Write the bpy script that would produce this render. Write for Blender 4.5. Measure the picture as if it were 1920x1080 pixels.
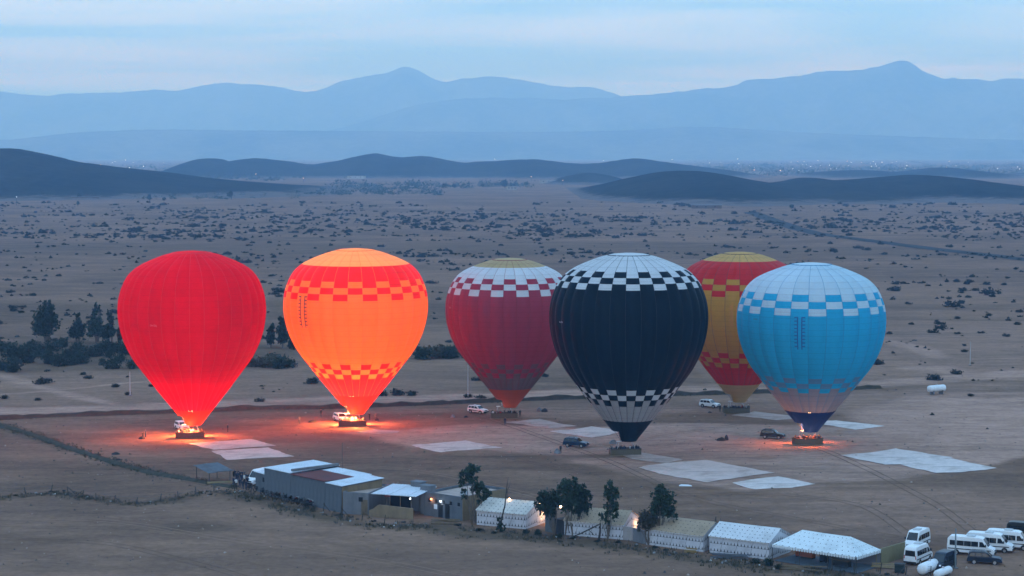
import bpy, bmesh, math, random
import numpy as np
from mathutils import Vector, Matrix, noise as mnoise

sc = bpy.context.scene
for o in list(bpy.data.objects):
    bpy.data.objects.remove(o)
COL = sc.collection
R = math.radians

# ------------------------------------------------------------------ camera
CAM_Z = 45.0
FPX = 1920 * 70.0 / 36.0
PITCH = math.atan(255.0 / FPX)
cam_d = bpy.data.cameras.new('camera')
cam_d.lens = 70.0
cam_d.sensor_width = 36.0
cam_d.clip_start = 1.0
cam_d.clip_end = 40000.0
cam = bpy.data.objects.new('camera', cam_d)
COL.objects.link(cam)
cam.location = (0, 0, CAM_Z)
cam.rotation_euler = (math.pi / 2 - PITCH, 0, 0)
sc.camera = cam

# ------------------------------------------------------------------ sky, sun, exposure
SUN_EL, SUN_AZ = R(9.0), R(200.0)         # just risen behind the camera, behind thin cloud
world = bpy.data.worlds.new('World')
sc.world = world
world.use_nodes = True
wn, wl = world.node_tree.nodes, world.node_tree.links
wn.clear()
w_out = wn.new('ShaderNodeOutputWorld')
w_bg = wn.new('ShaderNodeBackground')
w_bg.inputs['Strength'].default_value = 0.15
w_sky = wn.new('ShaderNodeTexSky')
w_sky.sky_type = 'NISHITA'
w_sky.sun_disc = False
w_sky.sun_elevation = SUN_EL
w_sky.sun_rotation = SUN_AZ
w_sky.altitude = 500
w_sky.air_density = 1.0
w_sky.dust_density = 1.0
w_sky.ozone_density = 2.0
# a thin high overcast: streaks on a plane far above, seen along the view direction
w_tc = wn.new('ShaderNodeTexCoord')
w_sep = wn.new('ShaderNodeSeparateXYZ')
wl.new(w_tc.outputs['Generated'], w_sep.inputs[0])
def wmath(op, a, b=None, c=None):
    n = wn.new('ShaderNodeMath'); n.operation = op
    for i, v in enumerate((a, b, c)):
        if v is None: continue
        if isinstance(v, (int, float)): n.inputs[i].default_value = v
        else: wl.new(v, n.inputs[i])
    return n.outputs[0]
w_den = wmath('MAXIMUM', wmath('ADD', w_sep.outputs['Z'], 0.035), 0.02)
w_u = wmath('DIVIDE', w_sep.outputs['X'], w_den)
w_v = wmath('DIVIDE', w_sep.outputs['Y'], w_den)
w_cmb = wn.new('ShaderNodeCombineXYZ')
wl.new(wmath('MULTIPLY', w_u, 0.55), w_cmb.inputs[0])
wl.new(wmath('MULTIPLY', w_v, 0.8), w_cmb.inputs[1])
w_n = wn.new('ShaderNodeTexNoise')
w_n.inputs['Scale'].default_value = 0.55
w_n.inputs['Detail'].default_value = 4
w_n.inputs['Roughness'].default_value = 0.55
w_n.inputs['Distortion'].default_value = 0.6
wl.new(w_cmb.outputs[0], w_n.inputs['Vector'])
w_ramp = wn.new('ShaderNodeValToRGB')
w_ramp.color_ramp.elements[0].position = 0.38
w_ramp.color_ramp.elements[0].color = (0.0, 0.0, 0.0, 1)
w_ramp.color_ramp.elements[1].position = 0.72
w_ramp.color_ramp.elements[1].color = (1.0, 1.0, 1.0, 1)
wl.new(w_n.outputs['Fac'], w_ramp.inputs[0])
w_cl = wn.new('ShaderNodeMix'); w_cl.data_type = 'RGBA'
SKY_A, SKY_B = (2.7, 6.1, 11.0, 1), (6.5, 8.9, 11.7, 1)
w_cl.inputs[6].default_value = SKY_A
w_cl.inputs[7].default_value = SKY_B
wl.new(w_ramp.outputs[0], w_cl.inputs[0])
w_mix = wn.new('ShaderNodeMix'); w_mix.data_type = 'RGBA'
w_mix.inputs[0].default_value = 0.93
wl.new(w_sky.outputs[0], w_mix.inputs[6])
wl.new(w_cl.outputs[2], w_mix.inputs[7])
wl.new(w_mix.outputs[2], w_bg.inputs['Color'])
wl.new(w_bg.outputs[0], w_out.inputs['Surface'])

sun_d = bpy.data.lights.new('sun', 'SUN')
sun_d.energy = 0.25
sun_d.angle = R(30)
sun_d.color = (1.0, 0.93, 0.86)
sun = bpy.data.objects.new('sun', sun_d)
COL.objects.link(sun)
_sd = Vector((math.sin(SUN_AZ) * math.cos(SUN_EL), math.cos(SUN_AZ) * math.cos(SUN_EL), math.sin(SUN_EL)))
sun.rotation_euler = _sd.to_track_quat('Z', 'Y').to_euler()
sun.location = (-60, -60, 120)

vs = sc.view_settings
vs.view_transform = 'Standard'
vs.look = 'None'
vs.exposure = 0.0
vs.gamma = 1.0
vs.use_curve_mapping = False
sc.render.engine = 'CYCLES'
cy = sc.cycles
cy.use_denoising = True
cy.use_adaptive_sampling = True
cy.adaptive_threshold = 0.03
cy.max_bounces = 10
cy.diffuse_bounces = 5
cy.glossy_bounces = 2
cy.transmission_bounces = 6
cy.transparent_max_bounces = 8
cy.volume_bounces = 4
cy.sample_clamp_indirect = 6.0
cy.caustics_reflective = False
cy.caustics_refractive = False

# ------------------------------------------------------------------ helpers
def ray(px, py):
    a = (px - 960) / FPX
    b = (540 - py) / FPX
    c, s = math.cos(PITCH), math.sin(PITCH)
    return Vector((a, c + b * s, -s + b * c))
def G(px, py, z=0.0):
    """the point of the plain (height z) that the photograph shows at this pixel"""
    d = ray(px, py)
    t = (z - CAM_Z) / d.z
    return Vector((d.x * t, d.y * t, z))
def PPM(p):
    return FPX / (p.y * math.cos(PITCH) + (CAM_Z - p.z) * math.sin(PITCH))
def AtD(px, py, D):
    d = ray(px, py)
    t = D / d.y
    return Vector((d.x * t, D, CAM_Z + d.z * t))

def mkmesh(name, v, f, mats=(), mi=None, smooth=False, uv=None):
    me = bpy.data.meshes.new(name)
    me.from_pydata([tuple(p) for p in v], [], f)
    for m in mats: me.materials.append(m)
    if mi is not None:
        me.polygons.foreach_set('material_index', mi)
    if smooth:
        me.polygons.foreach_set('use_smooth', [True] * len(me.polygons))
    if uv is not None:
        l = me.uv_layers.new(name='UVMap')
        l.data.foreach_set('uv', np.asarray(uv, dtype=np.float32).ravel())
    me.update()
    return me
def link(name, data, parent=None, loc=(0, 0, 0), rz=0.0):
    o = bpy.data.objects.new(name, data)
    COL.objects.link(o)
    o.location = loc
    o.rotation_euler = (0, 0, rz)
    if parent is not None: o.parent = parent
    return o
def tag(o, label=None, cat=None, group=None, kind=None):
    if label: o['label'] = label
    if cat: o['category'] = cat
    if group: o['group'] = group
    if kind: o['kind'] = kind
    return o
def thing(name, label, cat, loc=(0, 0, 0), rz=0.0, group=None):
    return tag(link(name, None, None, loc, rz), label, cat, group)

class MB:
    """collects faces for one mesh"""
    def __init__(s): s.v, s.f, s.m = [], [], []
    def quad(s, a, b, c, d, m=0):
        n = len(s.v); s.v += [a, b, c, d]; s.f.append((n, n+1, n+2, n+3)); s.m.append(m)
    def poly(s, pts, m=0):
        n = len(s.v); s.v += list(pts); s.f.append(tuple(range(n, n+len(pts)))); s.m.append(m)
    def box(s, x0, x1, y0, y1, z0, z1, m=0):
        n = len(s.v)
        s.v += [(x0,y0,z0),(x1,y0,z0),(x1,y1,z0),(x0,y1,z0),(x0,y0,z1),(x1,y0,z1),(x1,y1,z1),(x0,y1,z1)]
        for q in ((0,3,2,1),(4,5,6,7),(0,1,5,4),(1,2,6,5),(2,3,7,6),(3,0,4,7)):
            s.f.append(tuple(n+i for i in q)); s.m.append(m)
    def tube(s, pts, rads, n=6, m=0, cap=True):
        base = len(s.v); pts = [Vector(p) for p in pts]
        for i, p in enumerate(pts):
            t = (pts[min(i+1, len(pts)-1)] - pts[max(i-1, 0)])
            if t.length < 1e-6: t = Vector((0,0,1))
            t.normalize()
            a = t.cross(Vector((0,1,0)) if abs(t.y) < .9 else Vector((1,0,0))).normalized()
            b = t.cross(a)
            for k in range(n):
                an = 2*math.pi*k/n
                s.v.append(tuple(p + (a*math.cos(an) + b*math.sin(an))*rads[i]))
        for i in range(len(pts)-1):
            for k in range(n):
                k2 = (k+1) % n
                s.f.append((base+i*n+k, base+i*n+k2, base+(i+1)*n+k2, base+(i+1)*n+k)); s.m.append(m)
        if cap:
            s.f.append(tuple(base+k for k in range(n-1, -1, -1))); s.m.append(m)
            s.f.append(tuple(base+(len(pts)-1)*n+k for k in range(n))); s.m.append(m)
    def mesh(s, name, mats, smooth=False):
        return mkmesh(name, s.v, s.f, mats, s.m, smooth)
    def build(s, name, mats, parent=None, loc=(0,0,0), rz=0.0, smooth=False):
        if not isinstance(mats, (list, tuple)): mats = [mats]
        return link(name, s.mesh(name, mats, smooth), parent, loc, rz)

# ------------------------------------------------------------------ materials
def nodes_of(name):
    m = bpy.data.materials.new(name); m.use_nodes = True
    nt = m.node_tree; nt.nodes.clear()
    out = nt.nodes.new('ShaderNodeOutputMaterial')
    return m, nt, out
def nd(nt, t, **kw):
    n = nt.nodes.new(t)
    for k, v in kw.items(): setattr(n, k, v)
    return n
def mth(nt, op, a, b=None, c=None, clamp=False):
    n = nt.nodes.new('ShaderNodeMath'); n.operation = op; n.use_clamp = clamp
    for i, v in enumerate((a, b, c)):
        if v is None: continue
        if isinstance(v, (int, float)): n.inputs[i].default_value = v
        else: nt.links.new(v, n.inputs[i])
    return n.outputs[0]
def mixc(nt, fac, a, b, blend='MIX'):
    n = nt.nodes.new('ShaderNodeMix'); n.data_type = 'RGBA'; n.blend_type = blend
    for i, v in ((0, fac), (6, a), (7, b)):
        if isinstance(v, (int, float)): n.inputs[i].default_value = v
        elif isinstance(v, tuple): n.inputs[i].default_value = v if len(v) == 4 else v + (1,)
        else: nt.links.new(v, n.inputs[i])
    return n.outputs[2]
def noise_n(nt, vec, scale, detail=4, rough=.55, dist=0.0):
    n = nt.nodes.new('ShaderNodeTexNoise')
    n.inputs['Scale'].default_value = scale; n.inputs['Detail'].default_value = detail
    n.inputs['Roughness'].default_value = rough; n.inputs['Distortion'].default_value = dist
    if vec is not None: nt.links.new(vec, n.inputs['Vector'])
    return n.outputs['Fac']
def smoothstep(nt, x, a, b):
    n = nt.nodes.new('ShaderNodeMapRange'); n.interpolation_type = 'SMOOTHSTEP'
    nt.links.new(x, n.inputs[0]); n.inputs[1].default_value = a; n.inputs[2].default_value = b
    return n.outputs[0]
_mat = {}
def plain(name, col, rough=.8, metal=0.0, var=.18, scale=1.5, spec=.3, rand=.0):
    """paint, cloth, plaster: one colour with grain and wear"""
    if name in _mat: return _mat[name]
    m, nt, out = nodes_of(name)
    b = nd(nt, 'ShaderNodeBsdfPrincipled')
    tc = nd(nt, 'ShaderNodeTexCoord')
    n = noise_n(nt, tc.outputs['Object'], scale, 5, .6)
    k = mth(nt, 'MULTIPLY_ADD', n, 2*var, 1-var)
    if rand:
        oi = nd(nt, 'ShaderNodeObjectInfo')
        k = mth(nt, 'MULTIPLY', k, mth(nt, 'MULTIPLY_ADD', oi.outputs['Random'], 2*rand, 1-rand))
    c = nd(nt, 'ShaderNodeVectorMath', operation='SCALE')
    c.inputs[0].default_value = col
    nt.links.new(k, c.inputs['Scale'])
    nt.links.new(c.outputs[0], b.inputs['Base Color'])
    b.inputs['Roughness'].default_value = rough
    b.inputs['Metallic'].default_value = metal
    b.inputs['Specular IOR Level'].default_value = spec
    nt.links.new(b.outputs[0], out.inputs[0])
    _mat[name] = m
    return m
def glow(name, col, s):
    if name in _mat: return _mat[name]
    m, nt, out = nodes_of(name)
    e = nd(nt, 'ShaderNodeEmission'); e.inputs[0].default_value = col + (1,); e.inputs[1].default_value = s
    nt.links.new(e.outputs[0], out.inputs[0]); _mat[name] = m
    return m
def foliage(name, col, col2, transl=.25):
    if name in _mat: return _mat[name]
    m, nt, out = nodes_of(name)
    tc = nd(nt, 'ShaderNodeTexCoord'); geo = nd(nt, 'ShaderNodeNewGeometry')
    n = noise_n(nt, tc.outputs['Object'], 1.2, 3)
    f = mth(nt, 'ADD', mth(nt, 'MULTIPLY', n, .6), mth(nt, 'MULTIPLY', geo.outputs['Random Per Island'], .5), clamp=True)
    c = mixc(nt, f, col, col2)
    d = nd(nt, 'ShaderNodeBsdfPrincipled'); d.inputs['Roughness'].default_value = .65
    d.inputs['Specular IOR Level'].default_value = .25
    t = nd(nt, 'ShaderNodeBsdfTranslucent')
    nt.links.new(c, d.inputs['Base Color']); nt.links.new(c, t.inputs['Color'])
    mx = nd(nt, 'ShaderNodeMixShader'); mx.inputs[0].default_value = transl
    nt.links.new(d.outputs[0], mx.inputs[1]); nt.links.new(t.outputs[0], mx.inputs[2])
    nt.links.new(mx.outputs[0], out.inputs[0]); _mat[name] = m
    return m

rng = random.Random(7)
def fbm(x, y, s, o=4, seed=0.0):
    v, a, t = 0.0, 1.0, 0.0
    for i in range(o):
        v += a * mnoise.noise((x/s + seed, y/s - seed*1.7, seed*.3 + i*7.1)); t += a
        a *= .5; s *= .5
    return v / t
HAZE_C, HAZE_D, HAZE_G = (.34,.60,1.0,1), 1.6e-4, 0.0
# ------------------------------------------------------------------ ground
def polyline(px):
    return [G(*p) for p in px]
def resample(pts, step):
    out = []
    for a, b in zip(pts[:-1], pts[1:]):
        n = max(1, int((b-a).length/step))
        for i in range(n): out.append(a.lerp(b, i/n))
    out.append(pts[-1])
    return out
def seg_dist(X, Y, pts):
    """numpy distance of grid points to a polyline"""
    d = np.full(X.shape, 1e9)
    for a, b in zip(pts[:-1], pts[1:]):
        ax, ay, bx, by = a.x, a.y, b.x, b.y
        L2 = (bx-ax)**2 + (by-ay)**2 + 1e-9
        t = np.clip(((X-ax)*(bx-ax) + (Y-ay)*(by-ay))/L2, 0, 1)
        d = np.minimum(d, np.hypot(X-(ax+t*(bx-ax)), Y-(ay+t*(by-ay))))
    return d
def in_poly(X, Y, pts):
    ins = np.zeros(X.shape, bool)
    n = len(pts)
    for i in range(n):
        a, b = pts[i], pts[(i+1) % n]
        c = ((a.y > Y) != (b.y > Y)) & (X < (b.x-a.x)*(Y-a.y)/((b.y-a.y) if abs(b.y-a.y) > 1e-9 else 1e-9) + a.x)
        ins ^= c
    return ins
def vnoise(X, Y, s, o=4, seed=1):
    """value noise on numpy arrays"""
    rs = np.random.RandomState(seed)
    T = rs.rand(256, 256)
    out = np.zeros(X.shape); a, tot = 1.0, 0.0
    for i in range(o):
        x, y = X/s + 31.7*i, Y/s + 17.3*i
        xi, yi = np.floor(x).astype(int), np.floor(y).astype(int)
        fx, fy = x-xi, y-yi
        fx, fy = fx*fx*(3-2*fx), fy*fy*(3-2*fy)
        g = lambda p, q: T[(xi+p) & 255, (yi+q) & 255]
        out += a*((g(0,0)*(1-fx)+g(1,0)*fx)*(1-fy) + (g(0,1)*(1-fx)+g(1,1)*fx)*fy)
        tot += a; a *= .5; s *= .5
    return out/tot

PL_BERM = [(-60,789),(0,787),(100,781),(200,778),(300,775),(400,771),(480,767),(600,766),(700,763),(830,758),(960,752),(1090,747),(1210,743),(1320,740),(1450,736),(1560,732),(1650,728)]
PL_DITCH = [(-40,786),(0,797),(60,815),(130,840),(215,868),(290,888),(390,906),(440,914)]
PL_FENCE = [(-60,938),(0,934),(60,928),(110,924),(170,936),(250,946),(310,940),(390,922),(440,914)]
PL_FRONT = [(425,922),(500,940),(620,972),(700,985),(800,990),(900,1002),(1000,1008),(1130,1020),(1230,1036),(1330,1052),(1450,1066),(1560,1074),(1660,1088),(1800,1105)]
PL_ROAD = [(-80,776),(0,772),(120,768),(260,764),(420,757),(600,752),(760,748),(900,744),(1060,738),(1250,731),(1450,722),(1600,722),(1680,718),(1760,712),(1830,706),(1990,696)]
PL_ASPH = [(1408,398),(1440,410),(1490,428),(1540,440),(1620,450),(1740,466),(1840,477),(1930,488),(2040,502)]
W_BERM, W_DITCH, W_FENCE, W_FRONT = map(polyline, (PL_BERM, PL_DITCH, PL_FENCE, PL_FRONT))

def axis(lo, d0, d1, hi, st, g):
    a = list(np.arange(d0, d1, st))
    s = st; v = a[-1]
    while v < hi:
        s *= g; v += s; a.append(min(v, hi))
    s = st; v = a[0]; left = []
    while v > lo:
        s *= g; v -= s; left.append(max(v, lo))
    return np.array(sorted(set(left + a)))
xs = axis(-12500, -100, 100, 12500, 1.3, 1.045)
ys = axis(-3000, 205, 420, 21300, 1.3, 1.02)
GX, GY = np.meshgrid(xs, ys)
wob = (vnoise(GX, GY, 14, 4, 5)-.5)
wob2 = (vnoise(GX, GY, 40, 4, 6)-.5)
pale = np.zeros(GX.shape); dark = np.zeros(GX.shape); green = np.zeros(GX.shape); stone = np.zeros(GX.shape)
def sstep(x, a, b):
    t = np.clip((x-a)/(b-a), 0, 1); return t*t*(3-2*t)
def edge(poly, w):
    P = polyline(poly)
    d = seg_dist(GX, GY, P + [P[0]])
    d = np.where(in_poly(GX, GY, P), d, -d)
    return sstep(d + wob*9, -w, w)
# trodden, pale launch ground round the groundsheets
pale = np.maximum(pale, edge([(640,812),(800,800),(900,792),(1100,800),(1300,792),(1560,800),(1700,790),(1900,800),(2000,830),(1880,872),(1700,900),(1560,905),(1400,925),(1250,908),(1130,872),(1010,855),(900,845),(780,838),(700,822)], 1.5)*1.0)
pale = np.maximum(pale, edge([(880,716+50),(1200,752),(1650,735),(1900,712),(2000,760),(1800,790),(1400,772),(1000,790)], 3)*.4)
pale = np.maximum(pale, edge([(1560,770),(1720,742),(1960,745),(2000,800),(1880,840),(1700,830),(1600,805)], 3)*.95)
pale = np.maximum(pale, edge([(1430,900),(1800,915),(1930,945),(1940,1010),(1600,1000),(1450,960)], 6)*.25)
pale = np.maximum(pale, edge([(-100,640+60),(500,690),(830,700),(840,748),(400,756),(-100,774)], 6)*.12)
pale = np.maximum(pale, edge([(1400,640),(1950,600),(1980,700),(1640,722),(1380,730)], 8)*.25)
# darker tilled strips
dark = np.maximum(dark, edge([(-100,800),(60,818),(200,868),(380,906),(250,940),(170,930),(-100,930)], 3)*.15)
dark = np.maximum(dark, edge([(380,850),(700,850),(830,856),(960,858),(1090,880),(1200,915),(1400,960),(1440,1000),(900,950),(600,900)], 4)*.12)
dark = np.maximum(dark, edge([(300,985),(360,975),(430,985),(425,998),(350,1000)], 1.5)*.5)
dark = np.maximum(dark, edge([(-200,560-4),(230,570),(520,560),(900,570),(1260,590),(1250,620),(840,612),(500,600),(200,610),(-200,600)], 14)*.45)
dark = np.maximum(dark, edge([(-200,462),(900,455),(2100,470),(2100,482),(900,480),(-200,480)], 30)*.4)
dark = np.maximum(dark, edge([(1500,880),(1900,885),(1950,930),(1700,910)], 3)*.3)
d_road = seg_dist(GX, GY, polyline(PL_ROAD)); pale = np.maximum(pale, (1-sstep(d_road + wob*4, 3, 8))*.9)
for tr, w in (([(0,702),(60,722),(140,742),(220,760)], 2), ([(1660,640),(1720,652),(1760,670)], 4), ([(1710,690),(1760,690),(1830,705)], 5),
              ([(1820,745),(1850,757),(1900,775),(1960,800)], 1.6), ([(1700,745),(1850,738),(1960,735)], 3), ([(0,640+100),(100,733),(220,720),(300,712)], 1.2)):
    dd = seg_dist(GX, GY, polyline(tr)); pale = np.maximum(pale, (1-sstep(dd + wob*3, w*.4, w*1.3))*.7)
for P, w, k in ((W_DITCH, 1.8, .65), (W_FENCE, 2.2, .6), (W_FRONT, 3.4, .75), (W_BERM, 1.4, .4)):
    dd = seg_dist(GX, GY, P); green = np.maximum(green, (1-sstep(dd + wob*5, w*.35, w*1.2))*k)
green = np.maximum(green, edge([(-80,640),(230,640),(500,645),(560,655),(480,690),(240,694),(-80,700)], 5)*.55)
green = np.maximum(green, edge([(690,640),(860,640),(860,675),(690,672)], 5)*.3)
GZ = (vnoise(GX, GY, 9, 3, 9)-.5)*.16 * np.clip((np.abs(GY))/200, 0, 1)
nr, nc = GX.shape
idx = np.arange(nr*nc).reshape(nr, nc)
gf = np.stack([idx[:-1,:-1], idx[:-1,1:], idx[1:,1:], idx[1:,:-1]], -1).reshape(-1, 4)

def ground_mat():
    m, nt, out = nodes_of('desert_soil')
    tc = nd(nt, 'ShaderNodeTexCoord'); P = tc.outputs['Object']
    at = nd(nt, 'ShaderNodeVertexColor', layer_name='soil')
    sp = nd(nt, 'ShaderNodeSeparateColor'); nt.links.new(at.outputs[0], sp.inputs[0])
    mp = nd(nt, 'ShaderNodeMapping'); mp.inputs['Scale'].default_value = (.35, 1, 1); nt.links.new(P, mp.inputs[0])
    n1 = noise_n(nt, P, .012, 6, .6, .4)
    n2 = noise_n(nt, mp.outputs[0], .09, 6, .65, .3)
    n3 = noise_n(nt, P, .9, 8, .75)
    mp2 = nd(nt, 'ShaderNodeMapping'); mp2.inputs['Scale'].default_value = (.22, 1, 1); mp2.inputs['Rotation'].default_value = (0, 0, .12); nt.links.new(P, mp2.inputs[0])
    n5 = noise_n(nt, mp2.outputs[0], .035, 7, .7, .6)
    n6 = noise_n(nt, P, .22, 6, .75, .3)
    n4 = noise_n(nt, mp.outputs[0], .35, 5, .7)
    base = mixc(nt, smoothstep(nt, n1, .34, .66), SOIL_1, SOIL_2)
    base = mixc(nt, mth(nt, 'MULTIPLY', smoothstep(nt, n2, .42, .66), .55), base, SOIL_3)
    base = mixc(nt, mth(nt, 'MULTIPLY', sp.outputs[0], mth(nt, 'MULTIPLY_ADD', n4, .9, .45, True)), base, SOIL_P)
    base = mixc(nt, sp.outputs[1], base, SOIL_D)
    base = mixc(nt, mth(nt, 'MULTIPLY', sp.outputs[2], mth(nt, 'MULTIPLY_ADD', n4, 1.6, -.05, True)), base, SOIL_G)
    base = mixc(nt, mth(nt, 'MULTIPLY', smoothstep(nt, n5, .50, .68), .6), base, SOIL_D)
    base = mixc(nt, mth(nt, 'MULTIPLY', smoothstep(nt, n6, .56, .72), .55), base, SOIL_3)
    base = mixc(nt, mth(nt, 'MULTIPLY', smoothstep(nt, n3, .60, .70), .45), base, SOIL_G)
    k = mth(nt, 'MULTIPLY', mth(nt, 'MULTIPLY_ADD', n3, 1.2, .4), mth(nt, 'MULTIPLY_ADD', n4, .9, .55))
    v = nd(nt, 'ShaderNodeVectorMath', operation='SCALE'); nt.links.new(base, v.inputs[0]); nt.links.new(k, v.inputs['Scale'])
    b = nd(nt, 'ShaderNodeBsdfDiffuse'); nt.links.new(v.outputs[0], b.inputs[0])
    bp = nd(nt, 'ShaderNodeBump'); bp.inputs['Strength'].default_value = .6; bp.inputs['Distance'].default_value = .12
    nt.links.new(noise_n(nt, P, .8, 7, .7), bp.inputs['Height']); nt.links.new(bp.outputs[0], b.inputs['Normal'])
    nt.links.new(b.outputs[0], out.inputs[0])
    return m
SOIL_1, SOIL_2, SOIL_3 = (.226,.135,.094), (.147,.092,.068), (.283,.167,.116)
SOIL_P, SOIL_D, SOIL_G = (.410,.250,.190), (.104,.071,.052), (.040,.040,.026)
gm = mkmesh('ground', np.stack([GX, GY, GZ], -1).reshape(-1, 3).tolist(), gf.tolist(), [ground_mat()], smooth=True)
ca = gm.color_attributes.new('soil', 'FLOAT_COLOR', 'POINT')
ca.data.foreach_set('color', np.stack([pale, dark, green, np.ones_like(pale)], -1).astype(np.float32).ravel())
ground = tag(link('ground', gm), kind='structure')

# ------------------------------------------------------------------ hills and mountains
def interp(pts, x):
    if x <= pts[0][0]: return pts[0][1]
    for (a, b), (c, d) in zip(pts[:-1], pts[1:]):
        if x <= c:
            t = (x-a)/(c-a); return b + (d-b)*t
    return pts[-1][1]
def cr(pts, n=10):
    """smooth curve through points"""
    out = []
    P = [pts[0]] + list(pts) + [pts[-1]]
    for i in range(1, len(P)-2):
        p0, p1, p2, p3 = (np.array(P[i+k-1], float) for k in range(4))
        for j in range(n):
            t = j/n
            out.append(tuple(.5*((2*p1)+(-p0+p2)*t+(2*p0-5*p1+4*p2-p3)*t*t+(-p0+3*p1-3*p2+p3)*t**3)))
    out.append(tuple(pts[-1]))
    return out
def soil_mat(name, c1, c2, sc_, foot=0):
    m, nt, out = nodes_of(name)
    tc = nd(nt, 'ShaderNodeTexCoord')
    n = noise_n(nt, tc.outputs['Object'], sc_, 6, .65)
    n2 = noise_n(nt, tc.outputs['Object'], sc_*9, 4, .7)
    f = mth(nt, 'ADD', mth(nt, 'MULTIPLY', smoothstep(nt, n, .35, .65), .6), mth(nt, 'MULTIPLY', smoothstep(nt, n2, .4, .62), .4), clamp=True)
    c = mixc(nt, f, c1, c2)
    if foot:
        sp = nd(nt, 'ShaderNodeSeparateXYZ'); nt.links.new(tc.outputs['Object'], sp.inputs[0])
        zz = mth(nt, 'ADD', sp.outputs[2], mth(nt, 'MULTIPLY', mth(nt, 'SUBTRACT', n2, .5), foot*2.2))
        zz = mth(nt, 'ADD', zz, mth(nt, 'MULTIPLY', mth(nt, 'SUBTRACT', n, .5), foot*2.5))
        c = mixc(nt, smoothstep(nt, zz, foot*.2, foot*1.1), (.13,.104,.094), c)
    b = nd(nt, 'ShaderNodeBsdfDiffuse'); nt.links.new(c, b.inputs[0]); nt.links.new(b.outputs[0], out.inputs[0])
    return m
def hill(name, label, prof, D, front, back, mat, rough=1.0, cols=160, rows=26, pw=1.5, seed=0.0):
    """a ridge at distance D whose crest has the heights seen in the photograph"""
    pr = cr(prof, 8)
    x0, x1 = prof[0][0], prof[-1][0]
    v, f = [], []
    Hm = max(AtD(p[0], p[1], D).z for p in prof)
    for i in range(cols+1):
        px = x0 + (x1-x0)*i/cols
        py = interp(pr, px)
        c = AtD(px, py, D)
        H = max(c.z, -1.0)
        if rough > 1.3: H *= 1 + .035*fbm(px*14, 0, 900, 5, seed+3) + .02*fbm(px*14, 3, 200, 3, seed+4)
        else: H *= 1 + .05*fbm(px*3, 0, 60, 4, seed+3)
        fr_ = front*(.5+.5*min(1, max(0, H)/Hm)**.6)*(1+.5*fbm(px, 1.0, 170, 4, seed+6))
        for j in range(rows+1):
            s = -1 + 2*j/rows
            y = D + (s*fr_ if s < 0 else s*back)
            k = (1 - abs(s)**1.0)
            k = (.5-.5*math.cos(math.pi*k))**(pw*.5) if k > 0 else 0
            x = c.x * (1 + 0*s)
            nz = fbm(x, y, front*.55, 5, seed)
            g = 1 - abs(fbm(x*1.6, y*.7, front*.4, 4, seed+9))*1.6
            z = H*k + rough*H*.3*k*(1-k)*4*nz*.6 + rough*H*.10*k*(g-.6)*(1-k*k)
            if k <= 0: z = -3.0
            v.append((x, y, z))
    n = rows+1
    for i in range(cols):
        for j in range(rows):
            f.append((i*n+j, (i+1)*n+j, (i+1)*n+j+1, i*n+j+1))
    o = link(name, mkmesh(name, v, f, [mat], smooth=True))
    return tag(o, kind='structure')
HM = soil_mat('hill_scrub', (.004,.010,.010), (.030,.030,.024), .008, 4.0)
HM2 = soil_mat('hill_soil', (.006,.014,.013), (.036,.034,.028), .006, 4.0)
MM = soil_mat('mountain_rock', (.012,.018,.018), (.16,.14,.12), .0016)  # wide contrast of dark and pale paints in the shading of the folds
hill('near_hill', '', [(940,379),(1010,376),(1060,368),(1120,350),(1180,334),(1230,324),(1280,320),(1330,323),(1390,334),(1450,343),(1490,339),(1520,333),(1570,338),(1620,336),(1690,330),(1730,328),(1790,333),(1860,342),(1930,350),(2050,362),(2200,380)], 2150, 480, 420, HM, 1.8, 200, 30, seed=2)
hill('near_hill', '', [(-420,330),(-250,296),(-120,282),(0,278),(40,281),(80,289),(130,302),(200,312),(270,320),(350,332),(450,342),(540,350),(620,356),(720,364),(800,372)], 2300, 520, 400, HM, 1.6, 180, 30, seed=5)
hill('low_hill', '', [(960,352),(1010,345),(1060,331),(1105,324),(1150,331),(1200,345),(1240,352)], 2900, 180, 200, HM2, 1.0, 60, 20, seed=8)
hill('middle_hill', '', [(260,342),(320,318),(365,301),(400,297),(425,303),(470,297),(520,300),(580,308),(640,300),(700,288),(750,295),(800,293),(860,304),(900,303),(960,300),(1010,299),(1070,306),(1120,306),(1190,297),(1240,303),(1310,312),(1380,321),(1440,332),(1490,342)], 3800, 460, 500, HM2, 1.0, 220, 28, seed=11)
hill('middle_hill', '', [(1440,345),(1500,331),(1560,322),(1620,319),(1680,322),(1720,321),(1770,314),(1820,319),(1870,325),(1930,328),(2000,322),(2100,335),(2200,345)], 3700, 380, 450, HM2, 1.0, 120, 26, seed=14)
hill('foothill', '', [(-300,255),(-120,252),(0,262),(60,258),(130,250),(200,246),(300,243),(420,244),(560,245),(700,246),(860,247),(1000,247),(1120,246),(1200,243),(1270,239),(1330,238),(1420,243),(1500,248),(1620,253),(1760,258),(1920,262),(2150,262)], 13000, 1300, 1500, MM, 1.2, 220, 30, seed=17)
hill('mountain', '', [(500,262),(640,240),(740,208),(820,190),(900,183),(980,184),(1060,186),(1120,184),(1180,179),(1260,173),(1310,167),(1370,163),(1400,151),(1440,147),(1500,142),(1540,135),(1580,134),(1620,129),(1650,122),(1690,113),(1706,116),(1722,128),(1760,145),(1800,148),(1860,151),(1880,148),(1920,149),(2000,158),(2120,166),(2260,150),(2400,170)], 16500, 1900, 1700, MM, 2.2, 300, 40, seed=21)
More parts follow.
